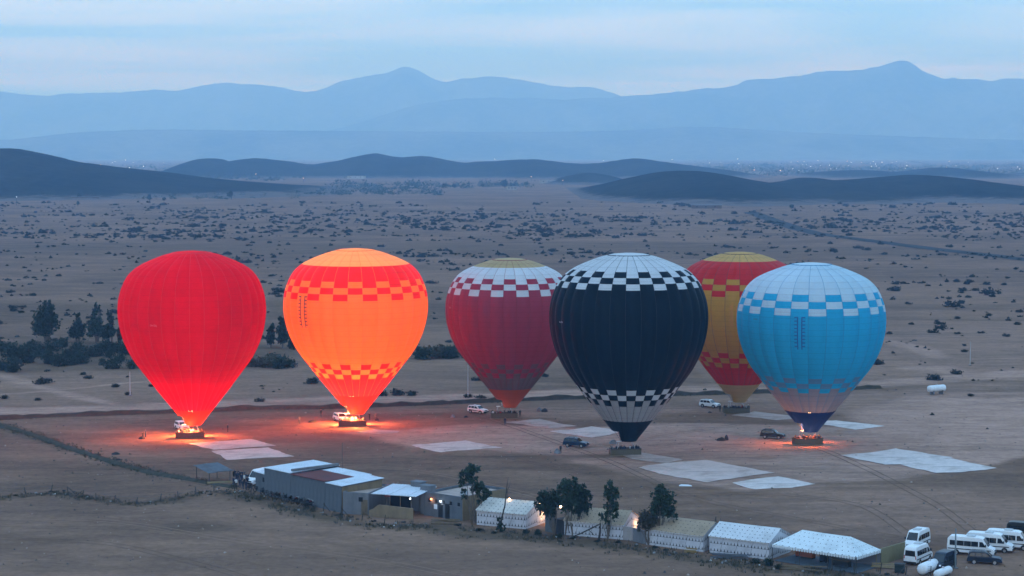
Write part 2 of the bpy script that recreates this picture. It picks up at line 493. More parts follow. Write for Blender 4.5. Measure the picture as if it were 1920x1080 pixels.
hill('mountain', '', [(-500,150),(-300,176),(-150,162),(0,172),(50,178),(90,180),(140,175),(200,174),(260,170),(310,169),(340,170),(390,160),(430,156),(480,158),(520,164),(570,172),(610,165),(640,152),(690,143),(730,135),(762,126),(790,135),(825,152),(870,147),(920,143),(960,146),(1000,154),(1060,164),(1110,163),(1150,175),(1200,190),(1300,205),(1400,215)], 19500, 2000, 1400, MM, 2.2, 300, 40, seed=25)

# ------------------------------------------------------------------ haze
HZ_TOP = 960.0
hb = MB(); hb.box(-13000, 13000, -4000, 21600, -6, HZ_TOP)
hm, hnt, hout = nodes_of('air_haze')
pv = nd(hnt, 'ShaderNodeVolumePrincipled')
pv.inputs['Color'].default_value = HAZE_C
pv.inputs['Absorption Color'].default_value = (1, 1, 1, 1)      # clear air: it scatters, blue most, and absorbs nothing
pv.inputs['Density'].default_value = HAZE_D
pv.inputs['Anisotropy'].default_value = HAZE_G
hnt.links.new(pv.outputs[0], hout.inputs['Volume'])
haze = tag(hb.build('haze', hm), kind='stuff')
LIT_RED, LIT_ORG = 2500.0, 13000.0
GND_RED, GND_ORG, GND_BLU = 60000.0, 68000.0, 9500.0
HS = .76      # metres to scene units for people, vehicles and kit
# ------------------------------------------------------------------ people (one continuous skinned body each)
M_SKIN = plain('skin', (.33,.2,.14), .6)
M_HAIR = plain('hair', (.02,.017,.015), .7)
def body_mesh(name, pose, coat, legs):
    J = {'pelvis':(0,0,.92,.13),'waist':(0,0,1.08,.125),'chest':(0,.01,1.3,.15),'neck':(0,.01,1.46,.055),'head':(0,.02,1.6,.095),'crown':(0,.0,1.7,.075)}
    E = [('pelvis','waist'),('waist','chest'),('chest','neck'),('neck','head'),('head','crown')]
    stride = .16 if pose == 'walk' else .0
    for s, k in ((-1,'l'),(1,'r')):
        J['hip'+k] = (s*.1,0,.86,.1); J['knee'+k] = (s*.11,s*stride*.6,.48,.07); J['ankle'+k] = (s*.12,s*stride-.02,.09,.045); J['toe'+k] = (s*.13,s*stride+.13,.04,.04)
        E += [('pelvis','hip'+k),('hip'+k,'knee'+k),('knee'+k,'ankle'+k),('ankle'+k,'toe'+k)]
        J['sh'+k] = (s*.19,0,1.4,.065)
        if pose == 'raise' and s == 1:
            J['el'+k] = (s*.26,.2,1.42,.05); J['wr'+k] = (s*.2,.3,1.66,.035); J['hand'+k] = (s*.19,.32,1.76,.035)
        elif pose == 'lean':
            J['el'+k] = (s*.27,.12,1.16,.05); J['wr'+k] = (s*.22,.34,1.16,.035); J['hand'+k] = (s*.2,.43,1.17,.035)
        else:
            J['el'+k] = (s*.25,-.03,1.13,.05); J['wr'+k] = (s*.26,.06-s*stride*.5,.9,.035); J['hand'+k] = (s*.26,.09-s*stride*.6,.81,.035)
        E += [('chest','sh'+k),('sh'+k,'el'+k),('el'+k,'wr'+k),('wr'+k,'hand'+k)]
    ks = list(J)
    me = bpy.data.meshes.new(name)
    me.from_pydata([J[k][:3] for k in ks], [(ks.index(a), ks.index(b)) for a, b in E], [])
    o = bpy.data.objects.new(name, me); COL.objects.link(o)
    md = o.modifiers.new('skin', 'SKIN')
    for i, k in enumerate(ks):
        sv = me.skin_vertices[0].data[i]; sv.radius = (J[k][3],)*2; sv.use_root = (k == 'pelvis')
    o.modifiers.new('sub', 'SUBSURF').levels = 1
    dg = bpy.context.evaluated_depsgraph_get()
    r = bpy.data.meshes.new_from_object(o.evaluated_get(dg))
    bpy.data.objects.remove(o)
    r.name = name
    for m in (coat, legs, M_SKIN, M_HAIR): r.materials.append(m)
    mi = []
    for p in r.polygons:
        c = p.center
        hand = any((c - Vector(J['hand'+k][:3])).length < .075 for k in 'lr')
        if hand: mi.append(2)
        elif c.z < .88 and abs(c.x) < .2: mi.append(1)
        elif c.z > 1.47 and abs(c.x) < .14 and c.y < .18: mi.append(3 if (c.z > 1.66 or c.y < -.03) else 2)
        else: mi.append(0)
    r.polygons.foreach_set('material_index', mi)
    r.polygons.foreach_set('use_smooth', [True]*len(r.polygons))
    return r
_coats = [plain('coat_black', (.02,.02,.024)), plain('coat_navy', (.02,.03,.06)), plain('coat_white', (.6,.6,.6)), plain('coat_grey', (.12,.12,.13)), plain('coat_red', (.35,.03,.03)), plain('coat_brown', (.09,.05,.03))]
_legs = [plain('trousers_dark', (.02,.02,.025)), plain('jeans', (.035,.05,.09))]
BODY = {}
for pz in ('stand', 'raise', 'lean', 'walk'):
    for i, c in enumerate(_coats):
        if pz in ('lean', 'walk') and i not in (0, 1, 3): continue
        BODY[(pz, i)] = body_mesh('person', pz, c, _legs[i % 2])
def person(loc, rz, label, group=None, pose='stand', coat=0, s=1.0):
    o = link('person', BODY[(pose, coat)], None, loc, rz); o.scale = (s*HS, s*HS, s*HS)
    return tag(o, label, 'person', group)

# ------------------------------------------------------------------ hot air balloons
PROF = [(0,30.75),(1.4,30.72),(2.8,30.56),(4.4,30.18),(6.0,29.58),(7.6,28.9),(9.1,28.05),(10.2,27.0),(10.95,25.8),(11.6,24.1),(11.9,22.7),(12.0,21.3),(11.95,19.9),(11.7,18.3),(11.3,16.8),(10.75,15.3),(9.6,13.1),(7.65,10.45),(5.75,7.95),(3.6,5.25),(2.5,3.85),(1.75,2.9),(1.25,2.2)]
PD = cr(PROF, 12)
PDR, PDZ = np.array([p[0] for p in PD]), np.array([p[1] for p in PD])
def r_at(z): return float(np.interp(z, PDZ[::-1], PDR[::-1]))
NG = 24
ORD = ('first','second','third','fourth','fifth','sixth','seventh','eighth','ninth','tenth','eleventh','twelfth','thirteenth','fourteenth')
def fabric(name, col, transl=.4, seam=.2, gloss=.12):
    if name in _mat: return _mat[name]
    m, nt, out = nodes_of(name)
    tc = nd(nt, 'ShaderNodeTexCoord'); oi = nd(nt, 'ShaderNodeObjectInfo')
    s = nd(nt, 'ShaderNodeSeparateXYZ'); nt.links.new(tc.outputs['Object'], s.inputs[0])
    fz = mth(nt, 'FRACT', mth(nt, 'DIVIDE', s.outputs[2], .95))
    ln = mth(nt, 'SUBTRACT', 1.0, smoothstep(nt, mth(nt, 'ABSOLUTE', mth(nt, 'SUBTRACT', fz, .5)), .0, .07))
    n = noise_n(nt, tc.outputs['Object'], .35, 5, .6)
    n2 = noise_n(nt, tc.outputs['Object'], 2.6, 3, .6)
    k = mth(nt, 'MULTIPLY', mth(nt, 'MULTIPLY_ADD', n, .30, .85), mth(nt, 'SUBTRACT', 1.0, mth(nt, 'MULTIPLY', ln, seam)))
    k = mth(nt, 'MULTIPLY', k, mth(nt, 'MULTIPLY_ADD', oi.outputs['Random'], .08, .96))
    k = mth(nt, 'MULTIPLY', k, mth(nt, 'MULTIPLY_ADD', n2, .10, .95))
    c = nd(nt, 'ShaderNodeVectorMath', operation='SCALE'); c.inputs[0].default_value = col; nt.links.new(k, c.inputs['Scale'])
    d = nd(nt, 'ShaderNodeBsdfPrincipled'); d.inputs['Roughness'].default_value = .5; d.inputs['Specular IOR Level'].default_value = gloss
    t = nd(nt, 'ShaderNodeBsdfTranslucent')
    bp = nd(nt, 'ShaderNodeBump'); bp.inputs['Strength'].default_value = .7; bp.inputs['Distance'].default_value = .12
    nt.links.new(noise_n(nt, tc.outputs['Object'], 1.3, 3, .5), bp.inputs['Height'])
    nt.links.new(bp.outputs[0], d.inputs['Normal'])
    nt.links.new(c.outputs[0], d.inputs['Base Color']); nt.links.new(c.outputs[0], t.inputs['Color'])
    mx = nd(nt, 'ShaderNodeMixShader'); mx.inputs[0].default_value = transl
    nt.links.new(d.outputs[0], mx.inputs[1]); nt.links.new(t.outputs[0], mx.inputs[2])
    nt.links.new(mx.outputs[0], out.inputs[0]); _mat[name] = m
    return m
M_WICKER = plain('wicker', (.105,.085,.058), .8, var=.45, scale=14)
M_WICKERD = plain('wicker_red_brown', (.13,.055,.04), .8, var=.4, scale=14)
M_LEATHER = plain('leather_trim', (.07,.05,.035), .6)
M_STEEL = plain('steel', (.45,.45,.46), .35, .9, .08)
M_PAD = plain('white_heat_shield', (.7,.69,.67), .6)
M_CABLE = plain('cable', (.06,.06,.06), .5)
def flame_mat(name, s):
    if name in _mat: return _mat[name]
    m, nt, out = nodes_of(name)
    tc = nd(nt, 'ShaderNodeTexCoord'); sp = nd(nt, 'ShaderNodeSeparateXYZ'); nt.links.new(tc.outputs['Object'], sp.inputs[0])
    f = smoothstep(nt, sp.outputs[2], 0.0, 4.0)
    c = mixc(nt, f, (1.0,.75,.42), (1.0,.42,.12))
    e = nd(nt, 'ShaderNodeEmission'); e.inputs[1].default_value = s; nt.links.new(c, e.inputs[0]); nt.links.new(e.outputs[0], out.inputs[0])
    _mat[name] = m
    return m

def gore_mesh(name, zt, zb, mat, sub=5, dz=.7, rt=None):
    """one fabric panel of one gore between two heights, bulging between its load tapes"""
    n = max(1, int(math.ceil((zt-zb)/dz)))
    v, f = [], []
    for i in range(n+1):
        if rt is not None:                       # near the crown step along the radius, not the height
            rr = rt + (r_at(zb)-rt)*i/n; z = float(np.interp(rr, PDR[:110], PDZ[:110])); r = rr
        else:
            z = zt + (zb-zt)*i/n; r = r_at(z)
        for j in range(sub+1):
            t = j/sub - .5
            a = t*2*math.pi/NG
            q = r*(1 - .02*(2*t)**2) + .01*r*math.cos(2*math.pi*t)*.3
            v.append((q*math.cos(a), q*math.sin(a), z))
    for i in range(n):
        for j in range(sub):
            p = i*(sub+1)+j
            f.append((p, p+1, p+sub+2, p+sub+1))
    return mkmesh(name, v, f, [mat], smooth=True)

def tape_mesh(zt_r, zb, mat, w=.05):
    v, f = [], []
    rs_ = [zt_r + (9.1-zt_r)*i/10 for i in range(11)]
    pts = [(r, float(np.interp(r, PDR[:110], PDZ[:110]))) for r in rs_]
    z = 28.0
    while z > zb:
        z -= 1.0; pts.append((r_at(max(z, zb)), max(z, zb)))
    for i, (r, z) in enumerate(pts):
        a0 = math.pi/NG; q = r*(1-.02)+.035
        for s in (-1, 1):
            an = a0 + s*w*.5/max(r, .5)
            v.append((q*math.cos(an), q*math.sin(an), z+.01))
        if i: n = 2*i; f.append((n-2, n-1, n+1, n))
    return mkmesh('load_tape', v, f, [mat], smooth=True)

def balloon(label, base, Rpx, yb, yt, bands, liv, rz0, lean=(0, 0), basket_rz=10, wick=None, lit=0.0, ground=0.0, fire=0.0, tape=None, bw=4.5, who=('',), vents=False, reg=None, regcol=None, boff=0.0, seed=0, notch=True, ng=24):
    """base: pixel of the basket's foot; Rpx: radius in photo pixels; bands: photo rows where colours change"""
    global NG
    NG = ng
    rz0 = -90 + rz0 - 360.0/NG
    g = G(*base)
    ppm = PPM(g)
    Rm = Rpx/ppm
    s = Rm/12.0
    hpx = (base[1]-yt)/ppm
    zs = hpx/(30.75*s)
    root = thing('hot_air_balloon', label, 'hot air balloon', g)
    def zof(y):
        za = (base[1]-y)/ppm/(s*zs)              # as seen, in the unit envelope
        e = (y-285)/FPX
        z = za
        for _ in range(8): z = za + r_at(z)*e/zs
        return z
    zb_ = [zof(y) for y in bands['rows']]
    (u0,u1,u2,u3,l0,l1,l2,l3,sk) = zb_
    env = link('envelope', tape_mesh(3.1, sk, tape or liv['tape']), root)
    env.name = 'envelope'
    env.scale = (s, s, s*zs)
    env.location = (lean[0], lean[1], 0)
    # load tapes: the first is the envelope's own mesh, the rest are its children
    tm = env.data
    for k in range(1, NG):
        o = link('load_tape', tm, env); o.rotation_euler = (0, 0, 2*math.pi*k/NG)
    rows = []
    capR = None
    if 'cap' in bands:
        zc = zof(bands['cap'])
        capR = r_at(zc)
        cap = gore_mesh('cap_panel', 30.7, zc, liv['cap'], rt=3.1, dz=.25)
        top = gore_mesh('panel', zc, u0, liv['top'], dz=.35)
        rows.append((cap, cap)); rows.append((top, top))
    else:
        top = gore_mesh('panel', 30.7, u0, liv['top'], rt=3.1, dz=.25)
        rows.append((top, top))
    A, B = liv['top'], liv['body']
    if liv.get('check', True):
        C, D = liv.get('chk', A), liv.get('chk2', B)
        def two(zt, zb, a, b): return (gore_mesh('check_panel', zt, zb, a), gore_mesh('check_panel', zt, zb, b))
        rows.append(two(u0, u1, D, A)); rows.append(two(u1, u2, C, D)); rows.append(two(u2, u3, B, C))
        bd = gore_mesh('panel', u3, l0, B); rows.append((bd, bd))
        L, L2 = liv['low'], liv.get('lowchk', liv['low'])
        rows.append(two(l0, l1, B, L2)); rows.append(two(l1, l2, L2, B)); rows.append(two(l2, l3, B, L))
        lo = gore_mesh('panel', l3, sk, L); rows.append((lo, lo))
    else:
        for a, b in ((u0, u3), (u3, 19), (19, 14), (14, l0), (l0, sk)):
            p = gore_mesh('panel', a, b, B); rows.append((p, p))
    for k in range(NG):
        for pr in rows:
            me = pr[k % 2]
            o = link(me.name.split('.')[0], me, env); o.rotation_euler = (0, 0, 2*math.pi*k/NG)
    env.rotation_euler = (0, 0, R(rz0))
    # crown: the parachute valve inside the top ring
    v, f = [(0, 0, 30.84)], []
    for i, (r, z) in enumerate(((1.0,30.80),(2.4,30.68),(3.2,30.50))):
        for j in range(48):
            a = 2*math.pi*j/48; v.append((r*math.cos(a), r*math.sin(a), z))
    for j in range(48):
        f.append((0, 1+j, 1+(j+1) % 48))
        for i in range(2): f.append((1+i*48+j, 1+(i+1)*48+j, 1+(i+1)*48+(j+1) % 48, 1+i*48+(j+1) % 48))
    link('parachute_valve', mkmesh('parachute_valve', v, f, [liv.get('cap', liv['top'])], smooth=True), env)
    cr_ = MB(); cr_.tube([(3.2*math.cos(2*math.pi*j/48), 3.2*math.sin(2*math.pi*j/48), 30.50) for j in range(49)], [.07]*49, 5, cap=False)
    cr_.build('crown_ring', liv['tape'], env)
    # skirt and scoop; the scoop is cut away towards the left
    v, f = [], []
    ns = 48
    zz = [sk, (sk+3.85)/2, 3.85, 3.3, 2.75, 2.2]
    for i, z in enumerate(zz):
        for j in range(ns):
            a = 2*math.pi*j/ns; r = r_at(z)*(1+.012*math.cos(NG*a))
            v.append((r*math.cos(a), r*math.sin(a), z))
    for i in range(len(zz)-1):
        for j in range(ns):
            am = 2*math.pi*(j+.5)/ns - math.pi - R(rz0)*0
            am = (am + math.pi) % (2*math.pi) - math.pi
            if notch and i >= 2 and abs(am) < R(52 - 8*(i-2)): continue
            f.append((i*ns+j, (i+1)*ns+j, (i+1)*ns+(j+1) % ns, i*ns+(j+1) % ns))
    skm = link('skirt', mkmesh('skirt', v, f, [liv['skirt']], smooth=True), root)
    skm.scale = env.scale; skm.location = env.location
    # turning vents: two laced slots beside each other
    if vents:
        vx, vy0, vy1, vmat = vents
        for dxp in (-1, 1):
            mb = MB()
            zt, zbm = zof(vy0), zof(vy1)
            n = 9
            th0 = math.asin(max(-1, min(1, (vx + dxp*4.2 - base[0] - lean[0]*ppm)/Rpx)))
            for i in range(n):
                z0 = zt + (zbm-zt)*i/n; z1 = zt + (zbm-zt)*(i+1)/n
                for w0, w1, y0, y1 in ((-.012, .004, z0, z1), (-.012, .04, z0, z0+(z1-z0)*.3)):
                    q = []
                    for (dt, zq) in ((w0*dxp, y0), (w1*dxp, y0), (w1*dxp, y1), (w0*dxp, y1)):
                        th = th0+dt; r = r_at(zq)+.06
                        q.append((r*math.sin(th), -r*math.cos(th), zq))
                    mb.quad(*q)
            o = mb.build('turning_vent', vmat, root); o.scale = env.scale; o.location = env.location
    # registration letters wrapped on the fabric
    if reg:
        txt, tx, ty, th_ = reg
        cu = bpy.data.curves.new('registration', 'FONT'); cu.body = txt; cu.size = 1.0; cu.align_x = 'CENTER'
        to = bpy.data.objects.new('registration', cu); COL.objects.link(to)
        me = bpy.data.meshes.new_from_object(to.evaluated_get(bpy.context.evaluated_depsgraph_get()))
        bpy.data.objects.remove(to)
        z0 = zof(ty); th0 = math.asin((tx - base[0] - lean[0]*ppm)/Rpx)
        hh = th_/ppm/s
        for p in me.vertices:
            zq = z0 + p.co.y*hh; th = th0 + p.co.x*hh*.8/r_at(zq); r = r_at(zq)+.09
            p.co = (r*math.sin(th), -r*math.cos(th), zq)
        me.materials.append(regcol)
        o = link('registration', me, root); o.scale = env.scale; o.location = env.location
    # basket
    bk = MB(); d = 1.6; h = .92; w = bw
    for a in ((-w/2, w/2, -d/2, -d/2+.08), (-w/2, w/2, d/2-.08, d/2), (-w/2, -w/2+.08, -d/2+.08, d/2-.08), (w/2-.08, w/2, -d/2+.08, d/2-.08)):
        bk.box(*a, .06, h)
    bk.box(-w/2+.08, w/2-.08, -d/2+.08, d/2-.08, .06, .12)
    brz = R(basket_rz)
    bo = bk.build('basket', wick or M_WICKER, root, (boff, 0, .09), brz)
    tr = MB()
    for y in (-d/2, d/2): tr.tube([(-w/2, y, h), (w/2, y, h)], [.06, .06], 6)
    for x in (-w/2, w/2): tr.tube([(x, -d/2, h), (x, d/2, h)], [.06, .06], 6)
    tr.build('rim', M_LEATHER, bo)
    sk_ = MB()
    for y in (-d/2+.2, 0, d/2-.2): sk_.box(-w/2-.02, w/2+.02, y-.06, y+.06, -.06, .058)
    sk_.build('runner', plain('runner_wood', (.3,.24,.15)), bo)
    pt = MB()
    for x in (-w/6, w/6): pt.box(x-.03, x+.03, -d/2+.08, d/2-.08, .12, h-.04)
    pt.build('partition', M_LEATHER, bo)
    for x in (-w*.28, w*.28):
        for y in (-d*.42, d*.42):
            up = MB(); up.tube([(x*1.05, y, h), (x*.8, y*.8, 2.02)], [.03, .03], 5); up.build('upright', M_STEEL, bo)
    for x in (-.62*w/4.5, .62*w/4.5):
        pd = MB(); hw = .52*w/4.5; pd.box(x*1.5-hw*.7, x*1.5+hw*.7, -.2, .2, 1.98, 2.06); pd.build('heat_shield', M_PAD, bo)
    bn = MB()
    for x in (-.3, .3):
        for y in (-.22, .22): bn.tube([(x, y, 2.17), (x, y, 2.62)], [.14, .17], 10)
    bn.box(-.55, .55, -.05, .05, 2.17, 2.24); bn.box(-.05, .05, -.4, -.05, 2.17, 2.24); bn.box(-.05, .05, .05, .4, 2.17, 2.24)
    bu = bn.build('burner', M_STEEL, root, (boff, 0, .05), brz)
    cb = MB()
    for x in (-1, 1):
        for y in (-1, 1):
            a = math.atan2(y, x*1.3)
            for da in (-.25, .25):
                cb.tube([(x*.62+boff, y*.4, 2.1), (2.45*s*math.cos(a+da)+lean[0], 2.45*s*math.sin(a+da)+lean[1], 3.95*s*zs)], [.014, .014], 4, cap=False)
    cb.build('cables', M_CABLE, root)
    if fire:
        fl = MB(); hgt = fire
        fl.tube([(0,0,0), (.04,.02,hgt*.22), (-.05,0,hgt*.55), (.06,.02,hgt*.8), (0,0,hgt)], [.10, .27, .3, .2, .03], 8)
        fo = fl.build('flame', flame_mat('flame', 38.0), bu, (.28, 0, 2.66), smooth=True)
        if fire > 3:
            fl = MB(); hgt = fire*.55
            fl.tube([(0,0,0), (.03,0,hgt*.3), (-.04,0,hgt*.6), (0,0,hgt)], [.10, .24, .2, .03], 8)
            fl.build('flame', flame_mat('flame', 38.0), bu, (-.3, 0, 2.66), smooth=True)
    def lamp(z, power, col, rad, dx=0, dy=0):
        ld = bpy.data.lights.new('burner_light', 'POINT'); ld.energy = power; ld.color = col; ld.shadow_soft_size = rad
        link('burner_light', ld, bu, (dx, dy, z))
    if lit:
        lamp(2.7+3.6, lit*.42, (1.0,.42,.14), .5)
        lamp(2.7+6.5, lit, (1.0,.36,.13), .8)
    if ground:
        lamp(2.5, ground, (1.0,.23,.075), .4, -.1, .25)
    # people in the basket
    rr = random.Random(seed)
    n = 0
    for row, y in ((0, -.42), (1, .42)):
        for i in range(7):
            x = (-w/2+.4) + (w-.8)*(i + .5*row*0)/6 + rr.uniform(-.1, .1)
            if abs(abs(x) - w/6) < .12: x += .2
            p = Vector((x, y + rr.uniform(-.08, .08), .22))
            c_, s_ = math.cos(brz), math.sin(brz)
            q = (g.x + boff + p.x*c_ - p.y*s_, g.y + p.x*s_ + p.y*c_, p.z)
            ct = rr.choice((0, 0, 0, 1, 1, 2, 3, 4, 5))
            person(q, rr.uniform(0, 6.28), '%s coated passenger, %s from left in the %s row, %s basket' % (('black','navy','white','grey','red','brown')[ct], ORD[i], 'front' if row == 0 else 'back', who), 'passengers in the basket of the ' + who,
                   'raise' if rr.random() < .3 else 'stand', ct, rr.uniform(.93, 1.05))
    return root

F_RED = fabric('fabric_red', (.60,.004,.024), .42, .10, .02)
F_REDB = fabric('fabric_bright_red', (.66,.022,.026), .40)
F_YEL = fabric('fabric_yellow', (.78,.25,.055), .45)
F_YCAP = fabric('fabric_pale_yellow', (.74,.47,.15), .45)
F_CRIM = fabric('fabric_crimson', (.38,.042,.075), .32)
F_WHITE = fabric('fabric_white', (.66,.68,.70), .28)
F_ICE = fabric('fabric_ice_blue', (.47,.66,.74), .28)
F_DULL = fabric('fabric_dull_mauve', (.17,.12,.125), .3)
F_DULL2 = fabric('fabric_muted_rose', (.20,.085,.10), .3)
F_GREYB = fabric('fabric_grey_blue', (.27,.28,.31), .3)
F_GREY = fabric('fabric_grey_white', (.42,.40,.40), .28)
F_OCHRE = fabric('fabric_ochre', (.56,.40,.19), .35)
F_ORANGE = fabric('fabric_orange', (.62,.17,.05), .42)
F_RUST = fabric('fabric_rust', (.40,.085,.04), .35)
F_VERM = fabric('fabric_vermilion', (.50,.022,.013), .22, gloss=.05)
F_BLACK = fabric('fabric_navy_black', (.001,.008,.015), .08, .02, .06)
F_NAVY = fabric('fabric_navy', (.005,.022,.11), .25, .02, .08)
F_BLUE = fabric('fabric_sky_blue', (.020,.40,.66), .30, gloss=.06)
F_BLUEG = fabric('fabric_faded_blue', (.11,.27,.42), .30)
F_AMBER = fabric('fabric_amber', (.58,.30,.045), .35)
T_RED = plain('tape_pale_red', (.60,.05,.075)); T_DARK = plain('tape_dark', (.10,.08,.08)); T_BLUE = plain('tape_blue', (.05,.24,.42)); T_BLK = plain('tape_black', (.02,.025,.035)); T_ORG = plain('tape_orange', (.62,.25,.05)); T_CRIM = plain('tape_crimson', (.27,.04,.06))
Z1 = lambda ys, y0, k: [y0 + y/k for y in ys]
balloon('plain red balloon glowing at its base, leftmost of the six', (359,821.5), 136.9, 0, 470.5,
        {'rows': Z1([110,200,260,300,600,650,700,745,850], 440, 2.572), 'cap': 440+104/2.572},
        {'top': F_RED, 'cap': F_RED, 'body': F_RED, 'low': F_RED, 'skirt': F_VERM, 'tape': T_RED, 'check': False}, 1.3, lean=(.35,0), basket_rz=8, wick=M_WICKERD,
        lit=LIT_RED, ground=GND_RED, fire=4.6, ng=32, who='plain red balloon', reg=('CN-CBLJ', 313, 612, 4.6), regcol=plain('faded_letters', (.7,.25,.3)), seed=1, boff=-.2)
balloon('glowing orange balloon with red and yellow chequered bands', (661,799.5), 134.7, 0, 466,
        {'rows': Z1([227,257,288,320,627,652,675,697,780], 440, 2.572), 'cap': 440+153/2.572},
        {'top': F_REDB, 'cap': F_YCAP, 'body': F_YEL, 'low': F_REDB, 'lowchk': F_REDB, 'skirt': F_VERM, 'tape': T_ORG}, -8, lean=(.65,0), basket_rz=8, wick=M_WICKERD,
        lit=LIT_ORG, ground=GND_ORG, fire=5.2, ng=30, who='glowing orange balloon', vents=(579.5, 557, 617, T_DARK), reg=('CN-CBE', 547, 582, 4.0), regcol=T_DARK, seed=2, boff=.0)
balloon('crimson balloon with white chequered shoulder, ochre cap and orange skirt', (945,785), 120, 0, 484,
        {'rows': Z1([195,226,260,298,690,718,742,770,838], 460, 3.087), 'cap': 460+130/3.087},
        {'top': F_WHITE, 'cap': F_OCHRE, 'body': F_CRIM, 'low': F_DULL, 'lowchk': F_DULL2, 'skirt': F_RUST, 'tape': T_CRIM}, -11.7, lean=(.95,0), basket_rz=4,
        ng=30, who='crimson and white balloon', reg=('CN-CB', 846, 583, 3.4), regcol=plain('pale_letters', (.6,.5,.5)), seed=3, boff=0, fire=.5)
balloon('navy black balloon with white chequered bands and white crown', (1172,853.5), 148.2, 0, 474.5,
        {'rows': Z1([128,157,187,217,700,725,750,778,852], 460, 2.572)},
        {'top': F_WHITE, 'body': F_BLACK, 'low': F_GREY, 'lowchk': F_WHITE, 'skirt': F_BLACK, 'tape': T_BLK}, 0, lean=(.45,0), basket_rz=9,
        ng=32, who='navy black balloon', reg=('N-CPU', 1050.5, 611, 4.6), regcol=plain('white_letters', (.75,.76,.78)), seed=4, boff=0, bw=4.6)
balloon('red and amber balloon half hidden behind the navy black one', (1380,775), 121, 0, 472.5,
        {'rows': Z1([195,222,252,282,560,585,610,632,718], 450, 2.634), 'cap': 450+108/2.634},
        {'top': F_REDB, 'cap': F_YCAP, 'body': F_AMBER, 'low': F_REDB, 'lowchk': F_REDB, 'skirt': F_OCHRE, 'tape': T_DARK}, 0, lean=(.45,0), basket_rz=4,
        ng=28, who='red and amber balloon', vents=(1362, 573, 612, T_ORG), seed=5, boff=0)
balloon('sky blue balloon with pale crown and navy skirt, rightmost of the six', (1514,833.5), 138, 0, 492.5,
        {'rows': Z1([270,305,340,375,685,710,735,757,853], 450, 2.634)},
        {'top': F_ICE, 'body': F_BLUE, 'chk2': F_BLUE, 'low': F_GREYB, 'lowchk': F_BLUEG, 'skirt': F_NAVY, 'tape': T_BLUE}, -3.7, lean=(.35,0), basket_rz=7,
        ng=26, who='sky blue balloon', vents=(1478, 594, 655, plain('vent_blue', (.02,.13,.33))), reg=('CN-CPM', 1405, 604, 4.0), regcol=T_DARK, seed=6, boff=0, ground=GND_BLU, fire=3.0)
# ------------------------------------------------------------------ vehicles
M_GLASS = plain('vehicle_glass', (.012,.016,.02), .08, 0, .05, spec=.6)
M_TYRE = plain('tyre_rubber', (.014,.014,.015), .85)
M_RIM = plain('alloy_rim', (.4,.41,.42), .35, .8, .05)
M_TRIM = plain('black_trim', (.016,.017,.019), .6)
M_LAMPW = plain('lamp_clear', (.75,.76,.78), .15, 0, .03, spec=.6)
M_LAMPR = plain('lamp_red', (.35,.012,.012), .2, 0, .05, spec=.6)
M_PLATE = plain('number_plate', (.7,.7,.68), .5)
def paint(name, col): return plain(name, col, .32, 0, .14, .9, .28)
P_WHITE, P_NAVY, P_BLACK, P_TEAL, P_GREY = paint('paint_white', (.74,.75,.76)), paint('paint_navy', (.006,.028,.065)), paint('paint_black', (.010,.014,.016)), paint('paint_dark_blue', (.006,.016,.034)), paint('paint_grey', (.16,.17,.18))
def prism(name, prof, w, mat, parent, z0=0.0, taper=0.0, bev=.06, wf=None):
    bm = bmesh.new()
    wy = lambda x, z: (w*(1 - taper*max(0, z-z0)) if wf is None else wf(x, z))
    a = [bm.verts.new((x, -wy(x, z), z)) for x, z in prof]
    b = [bm.verts.new((x, wy(x, z), z)) for x, z in prof]
    bm.faces.new(a); bm.faces.new(b[::-1])
    n = len(prof)
    for i in range(n): bm.faces.new((a[i], b[i], b[(i+1) % n], a[(i+1) % n]))
    bmesh.ops.recalc_face_normals(bm, faces=bm.faces)
    if bev: bmesh.ops.bevel(bm, geom=list(bm.edges), offset=bev, segments=2, affect='EDGES', profile=.6)
    me = bpy.data.meshes.new(name); bm.to_mesh(me); bm.free()
    me.materials.append(mat)
    return link(name, me, parent)
def wheels(root, xs_, y, r):
    for x in xs_:
        for s in (-1, 1):
            t = MB()
            for k in range(14):
                a0, a1 = 2*math.pi*k/14, 2*math.pi*(k+1)/14
                P = lambda a, rr, yy: (rr*math.cos(a), yy, rr*math.sin(a))
                for (r0, y0, r1, y1) in ((r, -.11, r, .11), (r, .11*s, r*.62, .125*s), (r, -.11*s, r*.3, -.11*s)):
                    t.quad(P(a0, r0, y0), P(a1, r0, y0), P(a1, r1, y1), P(a0, r1, y1))
            w = t.build('wheel', M_TYRE, root, (x, s*y, r))
            h = MB()
            h.poly([(r*.62*math.cos(2*math.pi*k/12), .13*s, r*.62*math.sin(2*math.pi*k/12)) for k in range(12)])
            h.tube([(0, .131*s, 0), (0, .15*s, 0)], [r*.2, r*.16], 8)
            h.build('rim', M_RIM, w)
def pane(root, pts, mat=M_GLASS, name='window'):
    m = MB(); m.poly(pts); return m.build(name, mat, root)
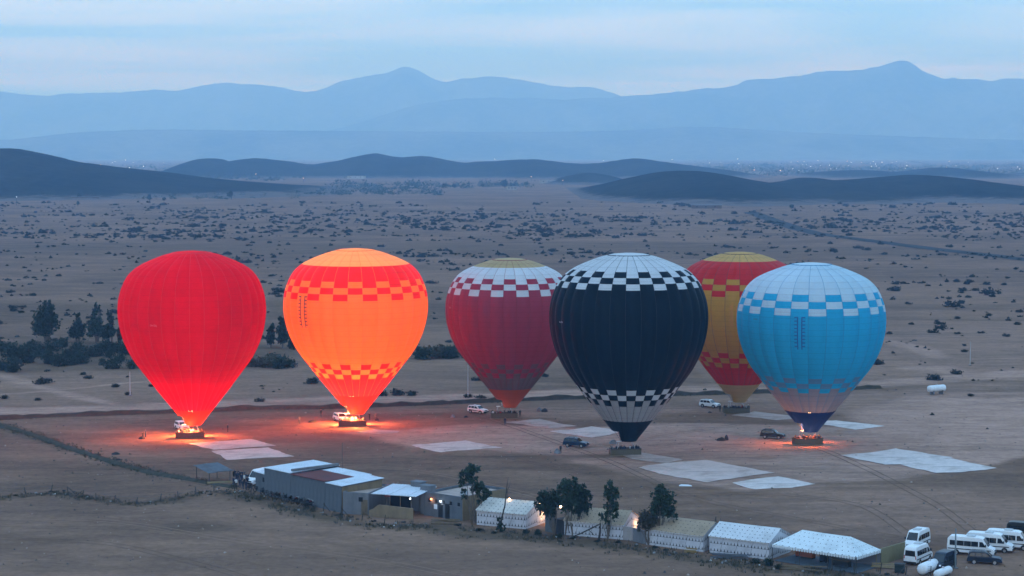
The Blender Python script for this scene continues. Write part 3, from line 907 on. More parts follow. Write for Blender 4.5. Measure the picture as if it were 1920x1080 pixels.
def suv(label, px, py, deg, mat, rack=True, s=1.0, cat='car', name='parked_car', stripe=None, group=None):
    root = thing(name, label, cat, G(px, py), R(deg), group)
    root.scale = (s*HS, s*HS, s*HS)
    W = .93
    prism('body', [(-2.36,.42),(-2.43,.8),(-2.36,1.12),(.95,1.14),(2.0,1.04),(2.36,.86),(2.4,.42)], W, mat, root, .9, .0, .09)
    wf = lambda x, z: W*(.97 - .2*max(0, z-1.05))
    prism('cabin', [(-2.32,1.06),(-2.2,1.5),(-2.08,1.78),(-1.7,1.84),(.0,1.83),(.28,1.76),(1.08,1.06)], W, mat, root, bev=.05, wf=wf)
    for sd in (-1, 1):
        Y = lambda x, z: (x, sd*(wf(x, z)+.012), z)
        for q in ([(-2.1,1.2),(-1.98,1.64),(-1.35,1.68),(-1.35,1.2)], [(-1.25,1.2),(-1.25,1.68),(-.42,1.68),(-.42,1.2)], [(-.32,1.2),(-.32,1.68),(.16,1.66),(.66,1.2)]):
            pane(root, [Y(*p) for p in q])
        pane(root, [(.55, sd*.95, 1.2), (.55, sd*1.13, 1.2), (.55, sd*1.13, 1.36), (.55, sd*.95, 1.36)], M_TRIM, 'mirror')
        pane(root, [(2.375, sd*.5, .8), (2.375, sd*.82, .8), (2.33, sd*.82, .95), (2.33, sd*.5, .95)], M_LAMPW, 'headlight')
        pane(root, [(-2.425, sd*.66, .9), (-2.425, sd*.84, .9), (-2.39, sd*.84, 1.15), (-2.39, sd*.66, 1.15)], M_LAMPR, 'tail_light')
        if stripe:
            pane(root, [(-1.9, sd*(W+.008), .95), (1.9, sd*(W+.008), .72), (1.9, sd*(W+.008), .6), (-1.9, sd*(W+.008), .68)], stripe, 'side_stripe')
        arch = MB()
        for x in (-1.45, 1.42):
            arch.poly([(x+.47*math.cos(math.pi*k/10), sd*(W+.006), .4+.47*math.sin(math.pi*k/10)) for k in range(11)])
        arch.build('wheel_arch', M_TRIM, root)
    pane(root, [(.36,-.68,1.70), (.36,.68,1.70), (1.0,.82,1.16), (1.0,-.82,1.16)], M_GLASS, 'windscreen').location = (.045,0,.03)
    pane(root, [(-2.18,-.7,1.62), (-2.18,.7,1.62), (-2.31,.74,1.2), (-2.31,-.74,1.2)], M_GLASS, 'rear_window').location = (-.03,0,0)
    gr = MB(); gr.box(2.36,2.41,-.48,.48,.74,.92); gr.build('grille', M_TRIM, root)
    bp = MB(); bp.box(2.3,2.47,-.88,.88,.42,.64); bp.build('bumper', M_TRIM if mat is P_WHITE else mat, root)
    bp = MB(); bp.box(-2.5,-2.35,-.88,.88,.42,.64); bp.build('bumper', M_TRIM, root)
    if rack:
        rk = MB()
        for y in (-.62, .62): rk.tube([(-1.8,y,1.9),(.0,y,1.9)], [.025,.025], 5)
        for x in (-1.5, -.4): rk.box(x-.03,x+.03,-.62,.62,1.85,1.88)
        rk.build('roof_rack', M_TRIM, root)
    wheels(root, (-1.45, 1.42), W-.08, .38)
    return root
def van(label, px, py, deg, mat=P_WHITE, tint=M_GLASS, s=1.0, L=6.9, name='minibus', ac=True, cat='van', group=None):
    root = thing(name, label, cat, G(px, py), R(deg), group)
    root.scale = (s*HS, s*HS, s*HS)
    W = 1.0; h = L/2
    wf = lambda x, z: W*(1 - .085*max(0, z-1.2)) * (1 - .06*max(0, (x-(h-1.3))/1.3))
    prism('body', [(-h,.42),(-h-.03,1.2),(-h+.04,2.35),(-h+.3,2.68),(-h+.9,2.76),(h-2.2,2.74),(h-1.75,2.6),(h-.92,1.42),(h-.28,1.2),(h-.03,.95),(h,.42)], W, mat, root, bev=.09, wf=wf)
    for sd in (-1, 1):
        Y = lambda x, z: (x, sd*(wf(x, z)+.012), z)
        n = 4; x0, x1 = -h+.35, h-2.35
        for k in range(n):
            a, b = x0 + (x1-x0)*k/n + .02, x0 + (x1-x0)*(k+1)/n - .02
            pane(root, [Y(a,1.42), Y(a,2.15), Y(b,2.15), Y(b,1.42)], tint)
        pane(root, [Y(h-2.2,1.42), Y(h-2.2,2.15), Y(h-1.75,2.15), Y(h-1.2,1.42)], tint)
        pane(root, [Y(-h+.1,.86), Y(-h+.1,1.0), Y(h-.5,1.0), Y(h-.5,.86)], M_TRIM, 'side_moulding')
        mr = MB(); mr.box(h-1.3, h-1.18, min(sd*1.0, sd*1.24), max(sd*1.0, sd*1.24), 1.5, 1.85); mr.build('mirror', M_TRIM, root)
        pane(root, [(h-.13, sd*.55, 1.0), (h-.13, sd*.86, 1.0), (h-.24, sd*.86, 1.2), (h-.24, sd*.55, 1.2)], M_LAMPW, 'headlight').location = (.06,0,0)
        pane(root, [(-h-.045, sd*.82, 1.0), (-h-.045, sd*.95, 1.0), (-h-.035, sd*.93, 1.5), (-h-.035, sd*.8, 1.5)], M_LAMPR, 'tail_light')
        arch = MB()
        for x in (-h+1.35, h-1.15):
            arch.poly([(x+.46*math.cos(math.pi*k/10), sd*(wf(x,.6)+.008), .38+.46*math.sin(math.pi*k/10)) for k in range(11)])
        arch.build('wheel_arch', M_TRIM, root)
    pane(root, [(h-1.70,-.72,2.5), (h-1.70,.72,2.5), (h-.97,.84,1.46), (h-.97,-.84,1.46)], M_GLASS, 'windscreen').location = (.03,0,.03)
    pane(root, [(-h+.03,-.72,2.2), (-h+.03,.72,2.2), (-h-.02,.78,1.4), (-h-.02,-.78,1.4)], tint, 'rear_window').location = (-.02,0,0)
    pane(root, [(-h-.035,-.25,.75), (-h-.035,.25,.75), (-h-.035,.25,.88), (-h-.035,-.25,.88)], M_PLATE, 'number_plate')
    gr = MB(); gr.box(h-.1,h+.02,-.5,.5,.8,.98); gr.build('grille', M_TRIM, root)
    bp = MB(); bp.box(h-.12,h+.07,-.9,.9,.4,.7); bp.build('bumper', M_TRIM, root)
    bp = MB(); bp.box(-h-.09,-h+.05,-.95,.95,.4,.62); bp.build('bumper', M_TRIM, root)
    if ac:
        a = MB(); a.box(-.7,.5,-.5,.5,2.76,2.92); a.build('roof_unit', plain('roof_unit_grey', (.5,.52,.53)), root)
    wheels(root, (-h+1.35, h-1.15), W-.1, .36)
    return root
# chase cars on the launch field (0 degrees points right)
suv('white car partly hidden behind the basket of the plain red balloon', 341, 806, -62, P_WHITE, False)
suv('white car partly hidden behind the basket of the glowing orange balloon', 639, 790, -62, P_WHITE, True)
suv('white car with dark side stripe left of the crimson balloon', 896, 775, -38, P_WHITE, True, stripe=M_TRIM)
suv('white car left of the red and amber balloon', 1331, 764, -35, P_WHITE, True)
suv('dark blue car left of the navy black balloon', 1080, 838, -22, P_NAVY, True, 1.03)
suv('black car left of the sky blue balloon', 1449, 822, -20, P_BLACK, True, 1.02)
# the car park at the lower right
van('white minibus parked behind another, its windscreen facing us', 1719, 1027, -122, P_WHITE, s=1.0, L=6.2)
van('white minibus showing its rear window beside the olive fence', 1722, 1054, 56, P_WHITE, s=1.0, L=6.2, ac=True)
van('leftmost and nearest of the white minibuses parked nose right', 1822, 1040, -24, P_WHITE, s=1.0)
van('middle one of the white minibuses parked nose right', 1856, 1033, -24, P_WHITE, s=1.0)
van('rearmost of the white minibuses parked nose right, cut by the frame', 1892, 1028, -24, P_WHITE, s=1.0)
van('dark van half out of frame above the white minibuses', 1922, 1012, -24, P_BLACK, s=1.0, L=5.4, ac=False)
suv('dark blue car parked in front of the white minibuses', 1846, 1057, -14, P_TEAL, True, 1.0)
van('small dark van seen from the front near the white tanks', 1768, 1068, -128, P_TEAL, s=.95, L=5.2, ac=False)
van('white van parked at the left end of the grey hangar', 487, 908, -125, P_WHITE, s=1.0, L=5.6, ac=False)

# ------------------------------------------------------------------ groundsheets spread on the launch field
def sheet_mat(name, col):
    m, nt, out = nodes_of(name)
    tc = nd(nt, 'ShaderNodeTexCoord'); P = tc.outputs['Object']
    n = noise_n(nt, P, .25, 6, .65, .5); n2 = noise_n(nt, P, 1.7, 5, .6)
    c = mixc(nt, mth(nt, 'MULTIPLY', smoothstep(nt, n, .42, .72), .7), col, tuple(x*y for x, y in zip(col, (.56,.52,.48))))
    mp = nd(nt, 'ShaderNodeMapping'); mp.inputs['Scale'].default_value = (.12, 1.1, 1); mp.inputs['Rotation'].default_value = (0, 0, .25); nt.links.new(P, mp.inputs[0])
    c = mixc(nt, mth(nt, 'MULTIPLY', smoothstep(nt, noise_n(nt, mp.outputs[0], .6, 5, .6, .4), .57, .66), .6), c, tuple(x*.4 for x in col))  # long dark streaks painted in as the shade of creases
    k = mth(nt, 'MULTIPLY_ADD', n2, .5, .75)
    v = nd(nt, 'ShaderNodeVectorMath', operation='SCALE'); nt.links.new(c, v.inputs[0]); nt.links.new(k, v.inputs['Scale'])
    b = nd(nt, 'ShaderNodeBsdfPrincipled'); b.inputs['Roughness'].default_value = .7; b.inputs['Specular IOR Level'].default_value = .15
    nt.links.new(v.outputs[0], b.inputs['Base Color']); nt.links.new(b.outputs[0], out.inputs[0])
    return m
MS1 = sheet_mat('groundsheet_pale', (.58,.44,.39)); MS2 = sheet_mat('groundsheet_white', (.64,.54,.50)); MS3 = sheet_mat('groundsheet_dusty', (.43,.32,.275))
def sheet(label, px, mat, seed):
    P = [G(*p) for p in px]
    c = sum(P, Vector())/len(P)
    E = resample(P + [P[0]], .8)[:-1]
    rs = random.Random(seed)
    n = len(E); v = [(0, 0, .10)]; f = []
    rings = (.25, .5, .72, .9, 1.0)
    for i, t in enumerate(rings):
        for p in E:
            q = (p-c)*t
            if t == 1.0:
                o = (p-c).normalized()*fbm(p.x, p.y, 3.0, 3, seed)*.9; q = q + o
            z = .10 + .07*fbm((c+q).x, (c+q).y, 2.2, 3, seed+3) + (.05*max(0, fbm((c+q).x*3, (c+q).y*.6, 2.0, 2, seed+5)))
            if t == 1.0: z = .02
            v.append((q.x, q.y, z))
    for j in range(n):
        f.append((0, 1+j, 1+(j+1) % n))
        for i in range(len(rings)-1):
            f.append((1+i*n+j, 1+(i+1)*n+j, 1+(i+1)*n+(j+1) % n, 1+i*n+(j+1) % n))
    o = link('groundsheet', mkmesh('groundsheet', v, f, [mat], smooth=True), None, (c.x, c.y, .03))
    return tag(o, label, 'groundsheet', 'groundsheets spread on the launch field')
sheet('pale groundsheet just right of the red balloon, farther of a pair', [(355,832),(472,824),(518,836),(400,844)], MS1, 1)
sheet('pale groundsheet right of the red balloon, nearer of a pair', [(396,846),(505,839.5),(553,856.5),(427,862.5)], MS1, 2)
sheet('small dusty groundsheet in front of the orange balloon', [(664,811),(700,806),(750,809),(742,812),(712,814.5),(690,813)], MS3, 3)
sheet('pale diamond groundsheet alone between the orange and navy balloons', [(770,835),(814,832),(871,827),(943,840),(860,845),(826,849),(790,841)], MS1, 4)
sheet('pale groundsheet right of the crimson balloon basket', [(945,792),(1012,786),(1060,797),(1080,799),(1030,804),(985,797)], MS3, 5)
sheet('pale groundsheet behind the dark blue car', [(1028,809),(1074,806),(1110,800),(1170,808),(1150,814),(1110,821),(1060,814)], MS1, 6)
sheet('groundsheet starting under the navy black balloon basket', [(1160,853),(1202,849),(1256,858),(1280,862),(1246,869),(1215,866),(1185,861)], MS3, 7)
sheet('large pale groundsheet right of the navy black balloon', [(1192,877),(1248,868),(1324,863),(1452,887),(1380,896),(1326,905),(1260,893)], MS1, 8)
sheet('small white groundsheet nearest the row of tents', [(1369,906),(1420,898),(1461,894),(1527,908),(1484,915),(1418,918)], MS2, 9)
sheet('grey groundsheet behind the sky blue balloon, left part', [(1368,779),(1414,772),(1480,780),(1500,786),(1458,788)], MS3, 10)
sheet('white groundsheet behind the sky blue balloon, right part', [(1538,790),(1566,789),(1658,799),(1604,806),(1545,797)], MS2, 11)
sheet('white groundsheet at far right, farther of a pair', [(1574,854),(1630,849),(1680,841),(1785,858),(1718,869),(1660,872)], MS2, 12)
sheet('white groundsheet at far right, nearer of a pair', [(1684,872),(1730,866),(1782,860),(1868,878),(1810,885),(1756,887)], MS2, 13)

# ------------------------------------------------------------------ people and kit on the field
for i, (x, y, lab, pz, ct) in enumerate((
    (427,810,'person standing on the ground right of the red balloon','stand',0), (268,822,'person crouched left of the red balloon in the glow','lean',0),
    (602,781,'person walking left of the white car by the orange balloon','walk',0), (561,795,'person at the left edge of the orange glow','lean',3),
    (705,789,'person close to the right end of the orange balloon basket','stand',3), (693,788,'person between the orange basket and the red glow','lean',0),
    (975,782,'person in dark clothes right of the crimson balloon basket','stand',0), (947,797,'person on the groundsheet before the crimson balloon','walk',1),
    (923,782,'person at the left corner of the crimson balloon basket','stand',0), (1350,773,'person standing left of the red and amber balloon basket','stand',0),
    (1404,773,'person standing right of the red and amber balloon basket','stand',1), (1358,773,'person leaning at the red and amber balloon basket','lean',0),
    (1051,850,'person in black beside a grey bag left of the navy black balloon','stand',0), (273,820,'person stooping beside a bag left of the red balloon','stand',3))):
    person(G(x, y), rng.uniform(0, 6.28), lab, None, pz, ct, .82 if 'crouch' in lab else 1.0)
def bag(label, px, py, sx, sy, h, mat, seed):
    """a slumped canvas bag or heap of cloth"""
    n, m_ = 12, 5; v, f = [], []
    for i in range(m_+1):
        t = i/m_*math.pi/2
        for j in range(n):
            a = 2*math.pi*j/n
            k = 1 + .28*fbm(math.cos(a)*2, math.sin(a)*2+t, 1.0, 2, seed)
            v.append((sx*k*math.cos(t)*math.cos(a), sy*k*math.cos(t)*math.sin(a), h*math.sin(t)*(1+.3*fbm(math.cos(a), math.sin(a), 1, 2, seed+4))))
    for i in range(m_):
        for j in range(n): f.append((i*n+j, i*n+(j+1) % n, (i+1)*n+(j+1) % n, (i+1)*n+j))
    mb = MB(); mb.tube([(-sx*.5,-sy*.6,h*.5),(-sx*.3,-sy*.7,h*.95),(sx*.3,-sy*.7,h*.95),(sx*.5,-sy*.6,h*.5)], [.03]*4, 5)
    o = thing('equipment_bag', label, 'bag', G(px, py)); o.scale = (.8, .8, .8)
    link('sack', mkmesh('sack', v, f, [mat], smooth=True), o); mb.build('handle', M_TRIM, o)
    return o
MBG = plain('canvas_dark', (.03,.032,.036)); MBG2 = plain('canvas_grey', (.2,.21,.23))
for i, a in enumerate((('dark bag on the red lit ground, left of the orange balloon', 586, 792, .9, .5, .5, MBG), ('dark bag left of the white striped car', 874, 783, .5, .4, .4, MBG),
    ('bag on the ground further left of the white striped car', 849, 783, .5, .4, .7, MBG2), ('grey bag beside the person left of the navy balloon', 1045, 850, .6, .5, .9, MBG2),
    ('heap of dark kit left of the black car', 1352, 826, 1.0, .6, .6, MBG), ('upright dark kit beside the heap left of the black car', 1362, 825, .4, .4, 1.0, MBG),
    ('bag by the ground left of the red balloon', 266, 823, .7, .5, .5, MBG), ('dark kit behind the navy black balloon basket', 1150, 832, .8, .5, .8, MBG2),
    ('grey bag right of the crimson balloon, left of a pair', 1011, 771, .6, .5, .8, MBG2), ('dark bag right of the crimson balloon, right of a pair', 1021, 772, .7, .5, .7, MBG),
    ('small dark bag before the white car by the red and amber balloon', 1331, 774, .5, .4, .3, MBG), ('dark bag right of the red basket of the orange balloon', 707, 789, .5, .4, .5, MBG),
    ('dark heap on the field left of the groundsheets', 217, 852, .8, .5, .4, MBG), ('small dark heap under the berm line at the left', 222, 863, .6, .4, .3, MBG))):
    bag(*a, seed=i*1.3)

# ------------------------------------------------------------------ wheel ruts pressed into the launch field
def ground_z(x, y):
    return (float(vnoise(np.array([[x]]), np.array([[y]]), 9, 3, 9)[0, 0])-.5)*.16
M_RUT = [soil_mat('rut_dark', (.125,.082,.060), (.165,.104,.075), .7), soil_mat('rut_pale', (.245,.150,.108), (.30,.185,.135), .7)]
def ruts(px, k, w=.11):
    P = [Vector((p[0], p[1], 0)) for p in cr([tuple(G(*q))[:2] for q in px], 10)]
    v, f = [], []
    for off in (-.62, .62):
        n0 = len(v)
        for i, p in enumerate(P):
            t = (P[min(i+1, len(P)-1)] - P[max(i-1, 0)]).normalized(); nrm = Vector((-t.y, t.x, 0))
            ww = w*(.6 + 1.1*abs(fbm(p.x, p.y, 2.5, 2, off+k*3.1)))
            for s in (-1, 1):
                q = p + nrm*(off + s*ww); v.append((q.x, q.y, ground_z(q.x, q.y)+.022))
            if i: n = n0+2*i; f.append((n-2, n-1, n+1, n))
    tag(link('wheel_rut', mkmesh('wheel_rut', v, f, [M_RUT[k % 2]])), kind='structure')
for k, q in enumerate(([(330,812),(420,800),(560,792),(700,782),(830,774),(900,770)], [(560,800),(640,806),(760,822),(900,850),(1030,850),(1080,842)], [(896,778),(960,800),(1040,828),(1150,868),(1290,930),(1480,970),(1700,1010)],
    [(1080,842),(1190,826),(1320,806),(1440,790),(1600,772),(1740,752)], [(1449,825),(1540,842),(1660,896),(1760,950),(1840,1010)], [(1331,768),(1450,752),(1600,742),(1740,748)], [(1700,1000),(1620,950),(1500,930),(1380,925),(1240,920),(1100,890),(960,860)],
    [(520,860),(640,872),(800,886),(1000,930),(1160,975),(1300,985)], [(60,830),(200,820),(330,818)], [(0,985),(180,975),(420,1010),(700,1050),(900,1090)], [(0,1010),(200,1020),(380,1060),(480,1090)])):
    ruts(q, k)
# stones and dry tufts on the bare field
rs_s = random.Random(21); sv, sf, sm = [], [], []
for _ in range(2600):
    g = G(rs_s.uniform(-80, 2000), 285 + 45*FPX/rs_s.uniform(205, 345)); s_ = rs_s.uniform(.04, .13)*(1 if rs_s.random() < .9 else 2); z = ground_z(g.x, g.y)
    n = len(sv); a_ = rs_s.uniform(0, 6.28)
    for j in range(4): sv.append((g.x+s_*math.cos(a_+j*1.57)*rs_s.uniform(.7,1.4), g.y+s_*math.sin(a_+j*1.57)*rs_s.uniform(.7,1.4), z-.02))
    sv.append((g.x, g.y, z+s_*rs_s.uniform(.6,1.3)))
    mi = rs_s.choice((0, 0, 1, 1, 2))
    for j in range(4): sf.append((n+j, n+(j+1) % 4, n+4)); sm.append(mi)
tag(link('field_stones', mkmesh('field_stones', sv, sf, [plain('stone_dark', (.05,.045,.04)), plain('stone_brown', (.09,.07,.055)), plain('stone_pale', (.3,.24,.2))], sm)), 'small stones and clods strewn over the bare field', 'stones', kind='stuff')
# ------------------------------------------------------------------ buildings of the compound
def bumpy(name, col, col2, scale=1.2, stain=.6, rough=.9):
    if name in _mat: return _mat[name]
    m, nt, out = nodes_of(name)
    tc = nd(nt, 'ShaderNodeTexCoord'); P = tc.outputs['Object']
    mp = nd(nt, 'ShaderNodeMapping'); mp.inputs['Scale'].default_value = (1, 1, .18); nt.links.new(P, mp.inputs[0])
    n1 = noise_n(nt, mp.outputs[0], scale, 6, .65); n2 = noise_n(nt, P, scale*.4, 5, .6); n3 = noise_n(nt, P, scale*7, 3, .6)
    f = mth(nt, 'ADD', mth(nt, 'MULTIPLY', smoothstep(nt, n1, .4, .7), stain), mth(nt, 'MULTIPLY', smoothstep(nt, n2, .45, .7), .4), clamp=True)
    c = mixc(nt, f, col, col2)
    v = nd(nt, 'ShaderNodeVectorMath', operation='SCALE'); nt.links.new(c, v.inputs[0]); nt.links.new(mth(nt, 'MULTIPLY_ADD', n3, .3, .85), v.inputs['Scale'])
    b = nd(nt, 'ShaderNodeBsdfPrincipled'); b.inputs['Roughness'].default_value = rough; b.inputs['Specular IOR Level'].default_value = .2
    nt.links.new(v.outputs[0], b.inputs['Base Color']); nt.links.new(b.outputs[0], out.inputs[0]); _mat[name] = m
    return m
M_CONC = bumpy('grey_render', (.115,.13,.15), (.065,.075,.085))
M_BLOCK = bumpy('grey_blockwork', (.17,.175,.19), (.11,.115,.125))
M_OCH = bumpy('ochre_render', (.23,.17,.105), (.15,.115,.08))
M_ROOFW = bumpy('white_roof_sheet', (.58,.62,.67), (.42,.45,.49), .8, .4, .5)
M_ROOFR = bumpy('rust_roof_sheet', (.14,.035,.03), (.085,.03,.028), .8, .6, .6)
M_ROOFP = bumpy('pinkish_flat_roof', (.42,.32,.27), (.28,.22,.19))
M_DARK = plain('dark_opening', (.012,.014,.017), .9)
M_WOOD = bumpy('weathered_timber', (.16,.12,.08), (.09,.07,.05))
M_POLE = plain('dark_post', (.05,.048,.045), .8)
M_BLDL = glow('bulb_warm', (1.0,.62,.32), 26.0)
M_BLDW = glow('bulb_white', (.75,.9,1.0), 10.0)
class Frame:
    """local frame of a building: u along its front (left to right), v into the depth"""
    def __init__(s, a, b):
        s.o = G(*a); e = G(*b) - s.o; s.L = e.length; s.u = e.normalized(); s.v = Vector((-s.u.y, s.u.x, 0)); s.rz = math.atan2(s.u.y, s.u.x)
        if s.v.y < 0: s.v = -s.v
    def w(s, u, v, z=0): return s.o + s.u*u + s.v*v + Vector((0, 0, z))
def wall_box(root, u0, u1, v0, v1, z1a, z1b, mat, name='wall', t=.2):
    """four walls; the top falls or rises from z1a at v0 to z1b at v1"""
    m = MB()
    def slab(ua, ub, va, vb):
        zt = lambda v: z1a + (z1b-z1a)*(v-v0)/(v1-v0)
        n = len(m.v)
        m.v += [(ua,va,0),(ub,va,0),(ub,vb,0),(ua,vb,0),(ua,va,zt(va)),(ub,va,zt(va)),(ub,vb,zt(vb)),(ua,vb,zt(vb))]
        for q in ((0,3,2,1),(4,5,6,7),(0,1,5,4),(1,2,6,5),(2,3,7,6),(3,0,4,7)): m.f.append(tuple(n+i for i in q)); m.m.append(0)
    slab(u0, u1, v0, v0+t); slab(u0, u1, v1-t, v1); slab(u0, u0+t, v0+t, v1-t); slab(u1-t, u1, v0+t, v1-t)
    return m.build(name, mat, root)
def roof_strip(root, u0, u1, v0, v1, z0, z1, mat, n, over=.15):
    """corrugated sheets laid side by side, each its own piece"""
    w = (u1-u0)/n
    for k in range(n):
        m = MB(); a, b = u0 + k*w + .01, u0 + (k+1)*w - .01
        c = 6
        for j in range(c):
            x0, x1 = a + (b-a)*j/c, a + (b-a)*(j+1)/c
            h0, h1 = (.05 if j % 2 else 0), (.05 if (j+1) % 2 else 0)
            m.quad((x0, v0-over, z0+h0), (x1, v0-over, z0+h1), (x1, v1+over, z1+h1), (x0, v1+over, z1+h0))
        m.quad((a, v0-over, z0-.05), (b, v0-over, z0-.05), (b, v0-over, z0+.025), (a, v0-over, z0+.025))
        m.build('roof_sheet', mat, root).location = (0, 0, .06 + .012*(k % 2))
def panels(root, u0, u1, z0, z1, v, n, mat, dep=.035):
    w = (u1-u0)/n
    me = None
    for k in range(n):
        m = MB(); m.box(.012, w-.012, -dep, 0, z0, z1)
        if me is None: me = m.mesh('wall_panel', [mat])
        link('wall_panel', me, root, (u0+k*w, v-.002, 0))

# --- the grey hangar: its long blind wall faces us, the roof climbs away behind
f = Frame((496,928), (641,962))
hg = thing('hangar', 'long grey hangar with white and rust red sheet roofs', 'hangar', f.o, f.rz)
L = f.L
H0, H1 = 3.3, 3.3
wall_box(hg, 0, L*.36, 0, 7.6, 3.55, 3.7, M_CONC)
wall_box(hg, L*.36+.01, L*.80, 0, 7.3, 3.45, 3.45, M_CONC)
wall_box(hg, L*.80+.01, L, 0, 6.3, 3.3, 3.6, M_CONC)
panels(hg, .1, L*.36-.1, .25, 3.4, 0, 7, M_CONC); panels(hg, L*.36+.1, L*.80-.1, .25, 3.3, 0, 9, M_CONC)
panels(hg, L*.80+.1, L-.1, .25, 3.15, 0, 4, M_CONC)
roof_strip(hg, 0, L*.36, 0, 7.6, 3.6, 3.8, M_ROOFW, 7)
roof_strip(hg, L*.36+.02, L*.80, 0, 4.7, 3.5, 3.5, M_ROOFR, 7)
roof_strip(hg, L*.36+.02, L*.80, 4.75, 7.3, 3.52, 3.6, M_ROOFW, 7, .0)
roof_strip(hg, L*.80+.02, L+.3, 0, 6.3, 3.36, 3.68, M_ROOFW, 4)
og = MB(); og.quad((L+.005,0,.1),(L+.005,6.3,.1),(L+.005,6.3,3.55),(L+.005,0,3.25)); og.build('end_wall', M_OCH, hg)
pp = MB(); pp.box(L*.34, L*.36+.06, .2, 7.5, 3.86, 4.15); pp.build('parapet', M_BLOCK, hg)
mast = MB(); mast.tube([(L*.45,7,3.6),(L*.45,7,7.2)], [.03,.02], 5); mast.build('mast', M_POLE, hg)
# annex at the hangar's left end
f2 = Frame((473,921), (503,930))
an = thing('lean_to', 'low grey lean-to with white roof at the left end of the hangar', 'shed', f2.w(0, .5), f2.rz)
wall_box(an, 0, f2.L-.1, 0, 6, 2.5, 2.6, M_CONC); roof_strip(an, -.2, f2.L-.1, 0, 6, 2.55, 2.66, M_ROOFW, 2)
wn_ = MB(); wn_.box(f2.L*.45, f2.L*.45+.55, -.03, .05, 1.5, 2.1); wn_.build('window', M_DARK, an)
# --- grey block hut with pinkish flat roof
f3 = Frame((643,963), (691,966))
h3 = thing('block_hut', 'grey block hut with flat pinkish roof right of the hangar', 'hut', f3.o, f3.rz)
wall_box(h3, 0, f3.L, 0, 7.0, 2.75, 2.75, M_BLOCK)
r3 = MB(); r3.box(.2, f3.L-.2, .2, 6.8, 2.45, 2.55); r3.build('flat_roof', M_ROOFP, h3)
for (z, hh) in ((.3,.75),(1.1,.75),(1.9,.75)):
    bl = MB(); bl.box(.03, f3.L*.66, -.02, 0, z, z+hh); bl.build('wall_panel', M_BLOCK, h3)
w3 = MB(); w3.box(f3.L*.62, f3.L*.62+.55, -.05, .02, 1.65, 2.2); w3.build('window', M_DARK, h3)
d3 = MB(); d3.box(f3.L*.72, f3.L*.72+.85, -.03, .03, 0, 1.9); d3.build('door', M_WOOD, h3)
# --- canopy with low ochre wall
f4 = Frame((697,968), (775,974))
c4 = thing('canopy_shelter', 'open shelter with white sheet roof above a low ochre wall', 'shelter', f4.o, f4.rz)
roof_strip(c4, -.2, f4.L+.3, .3, 6.2, 2.75, 3.0, M_ROOFW, 5)
for u in (f4.L*.34, f4.L*.66, f4.L*.92):
    p = MB(); p.tube([(u,.35,0),(u,.35,2.75)], [.05,.05], 6); p.build('post', M_WOOD, c4)
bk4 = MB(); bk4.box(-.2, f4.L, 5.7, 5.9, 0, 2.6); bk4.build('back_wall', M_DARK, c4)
lw = MB(); n = len(lw.v)
lw.poly([(-.3,-.12,0),(f4.L,-.12,0),(f4.L,-.12,1.35),(1.0,-.12,1.55),(.2,-.12,.95),(-.3,-.12,.75)])
lw.poly([(-.3,.06,0),(-.3,.06,.75),(.2,.06,.95),(1.0,.06,1.55),(f4.L,.06,1.35),(f4.L,.06,0)])
for a, b in (((-.3,.75),(.2,.95)),((.2,.95),(1.0,1.55)),((1.0,1.55),(f4.L,1.35))): lw.quad((a[0],-.12,a[1]),(b[0],-.12,b[1]),(b[0],.06,b[1]),(a[0],.06,a[1]))
lw.quad((f4.L,-.12,0),(f4.L,.06,0),(f4.L,.06,1.35),(f4.L,-.12,1.35))
lw.build('low_wall', M_OCH, c4)
def bulb(label, p, mat, r=.12, power=0, col=(1,.6,.3), group=None):
    o = thing('hanging_bulb', label, 'lamp', p, 0, group)
    bm = bmesh.new(); bmesh.ops.create_icosphere(bm, subdivisions=2, radius=r); me = bpy.data.meshes.new('bulb'); bm.to_mesh(me); bm.free(); me.materials.append(mat)
    link('bulb', me, o)
    c = MB(); c.tube([(0,0,r*.8),(0,0,r*.8+.18)], [.05,.04], 6); c.build('socket', M_TRIM, o)
    if power:
        ld = bpy.data.lights.new('bulb_light', 'POINT'); ld.energy = power; ld.color = col; ld.shadow_soft_size = r*1.3
        link('bulb_light', ld, o, (0, 0, -r*1.6))
    return o
bulb('white bulb hanging under the sheet roof shelter', f4.w(f4.L*.86, .8, 2.4), M_BLDW, .10, 25, (.8,.9,1))
# --- the long low house with small square windows
f5 = Frame((795,966), (867,977))
h5 = thing('low_house', 'long low grey house with ochre end wall and small square windows', 'house', f5.o, f5.rz)
wall_box(h5, 0, f5.L, 0, 8.5, 2.95, 2.95, M_CONC)
r5 = MB(); r5.box(.2, f5.L-.2, .2, 8.3, 2.55, 2.65); r5.build('flat_roof', M_ROOFP, h5)
e5 = MB(); e5.box(f5.L+.002, f5.L+.05, 0, 8.5, 0, 2.96); e5.build('end_wall', M_OCH, h5)
for t in (.12, .30, .48, .68, .88):
    w_ = MB(); w_.box(f5.L*t, f5.L*t+.38, -.04, .03, 1.75, 2.2); wo = w_.build('window', M_DARK, h5)
    s_ = MB(); s_.box(f5.L*t-.05, f5.L*t+.43, -.08, -.042, 1.68, 1.745); s_.build('sill', M_BLOCK, wo)
for t in (.38, .56):
    d_ = MB(); d_.box(f5.L*t, f5.L*t+.7, -.03, .03, 0, 1.85); d_.build('door', M_DARK, h5)
for (u, v, hgt) in ((-2.9, 1.6, 3.6), (-.4, .6, 3.5)):
    ch = MB(); ch.box(u-.75, u+.75, v, v+1.2, 0, hgt); ch.box(u-.82, u+.82, v-.07, v+1.27, hgt+.002, hgt+.1); ch.build('chimney', M_BLOCK, h5)
pr = MB(); pr.box(4.2,5.0,2.0,2.6,2.66,3.25); pr.build('roof_box', plain('pale_box', (.35,.4,.45)), h5)
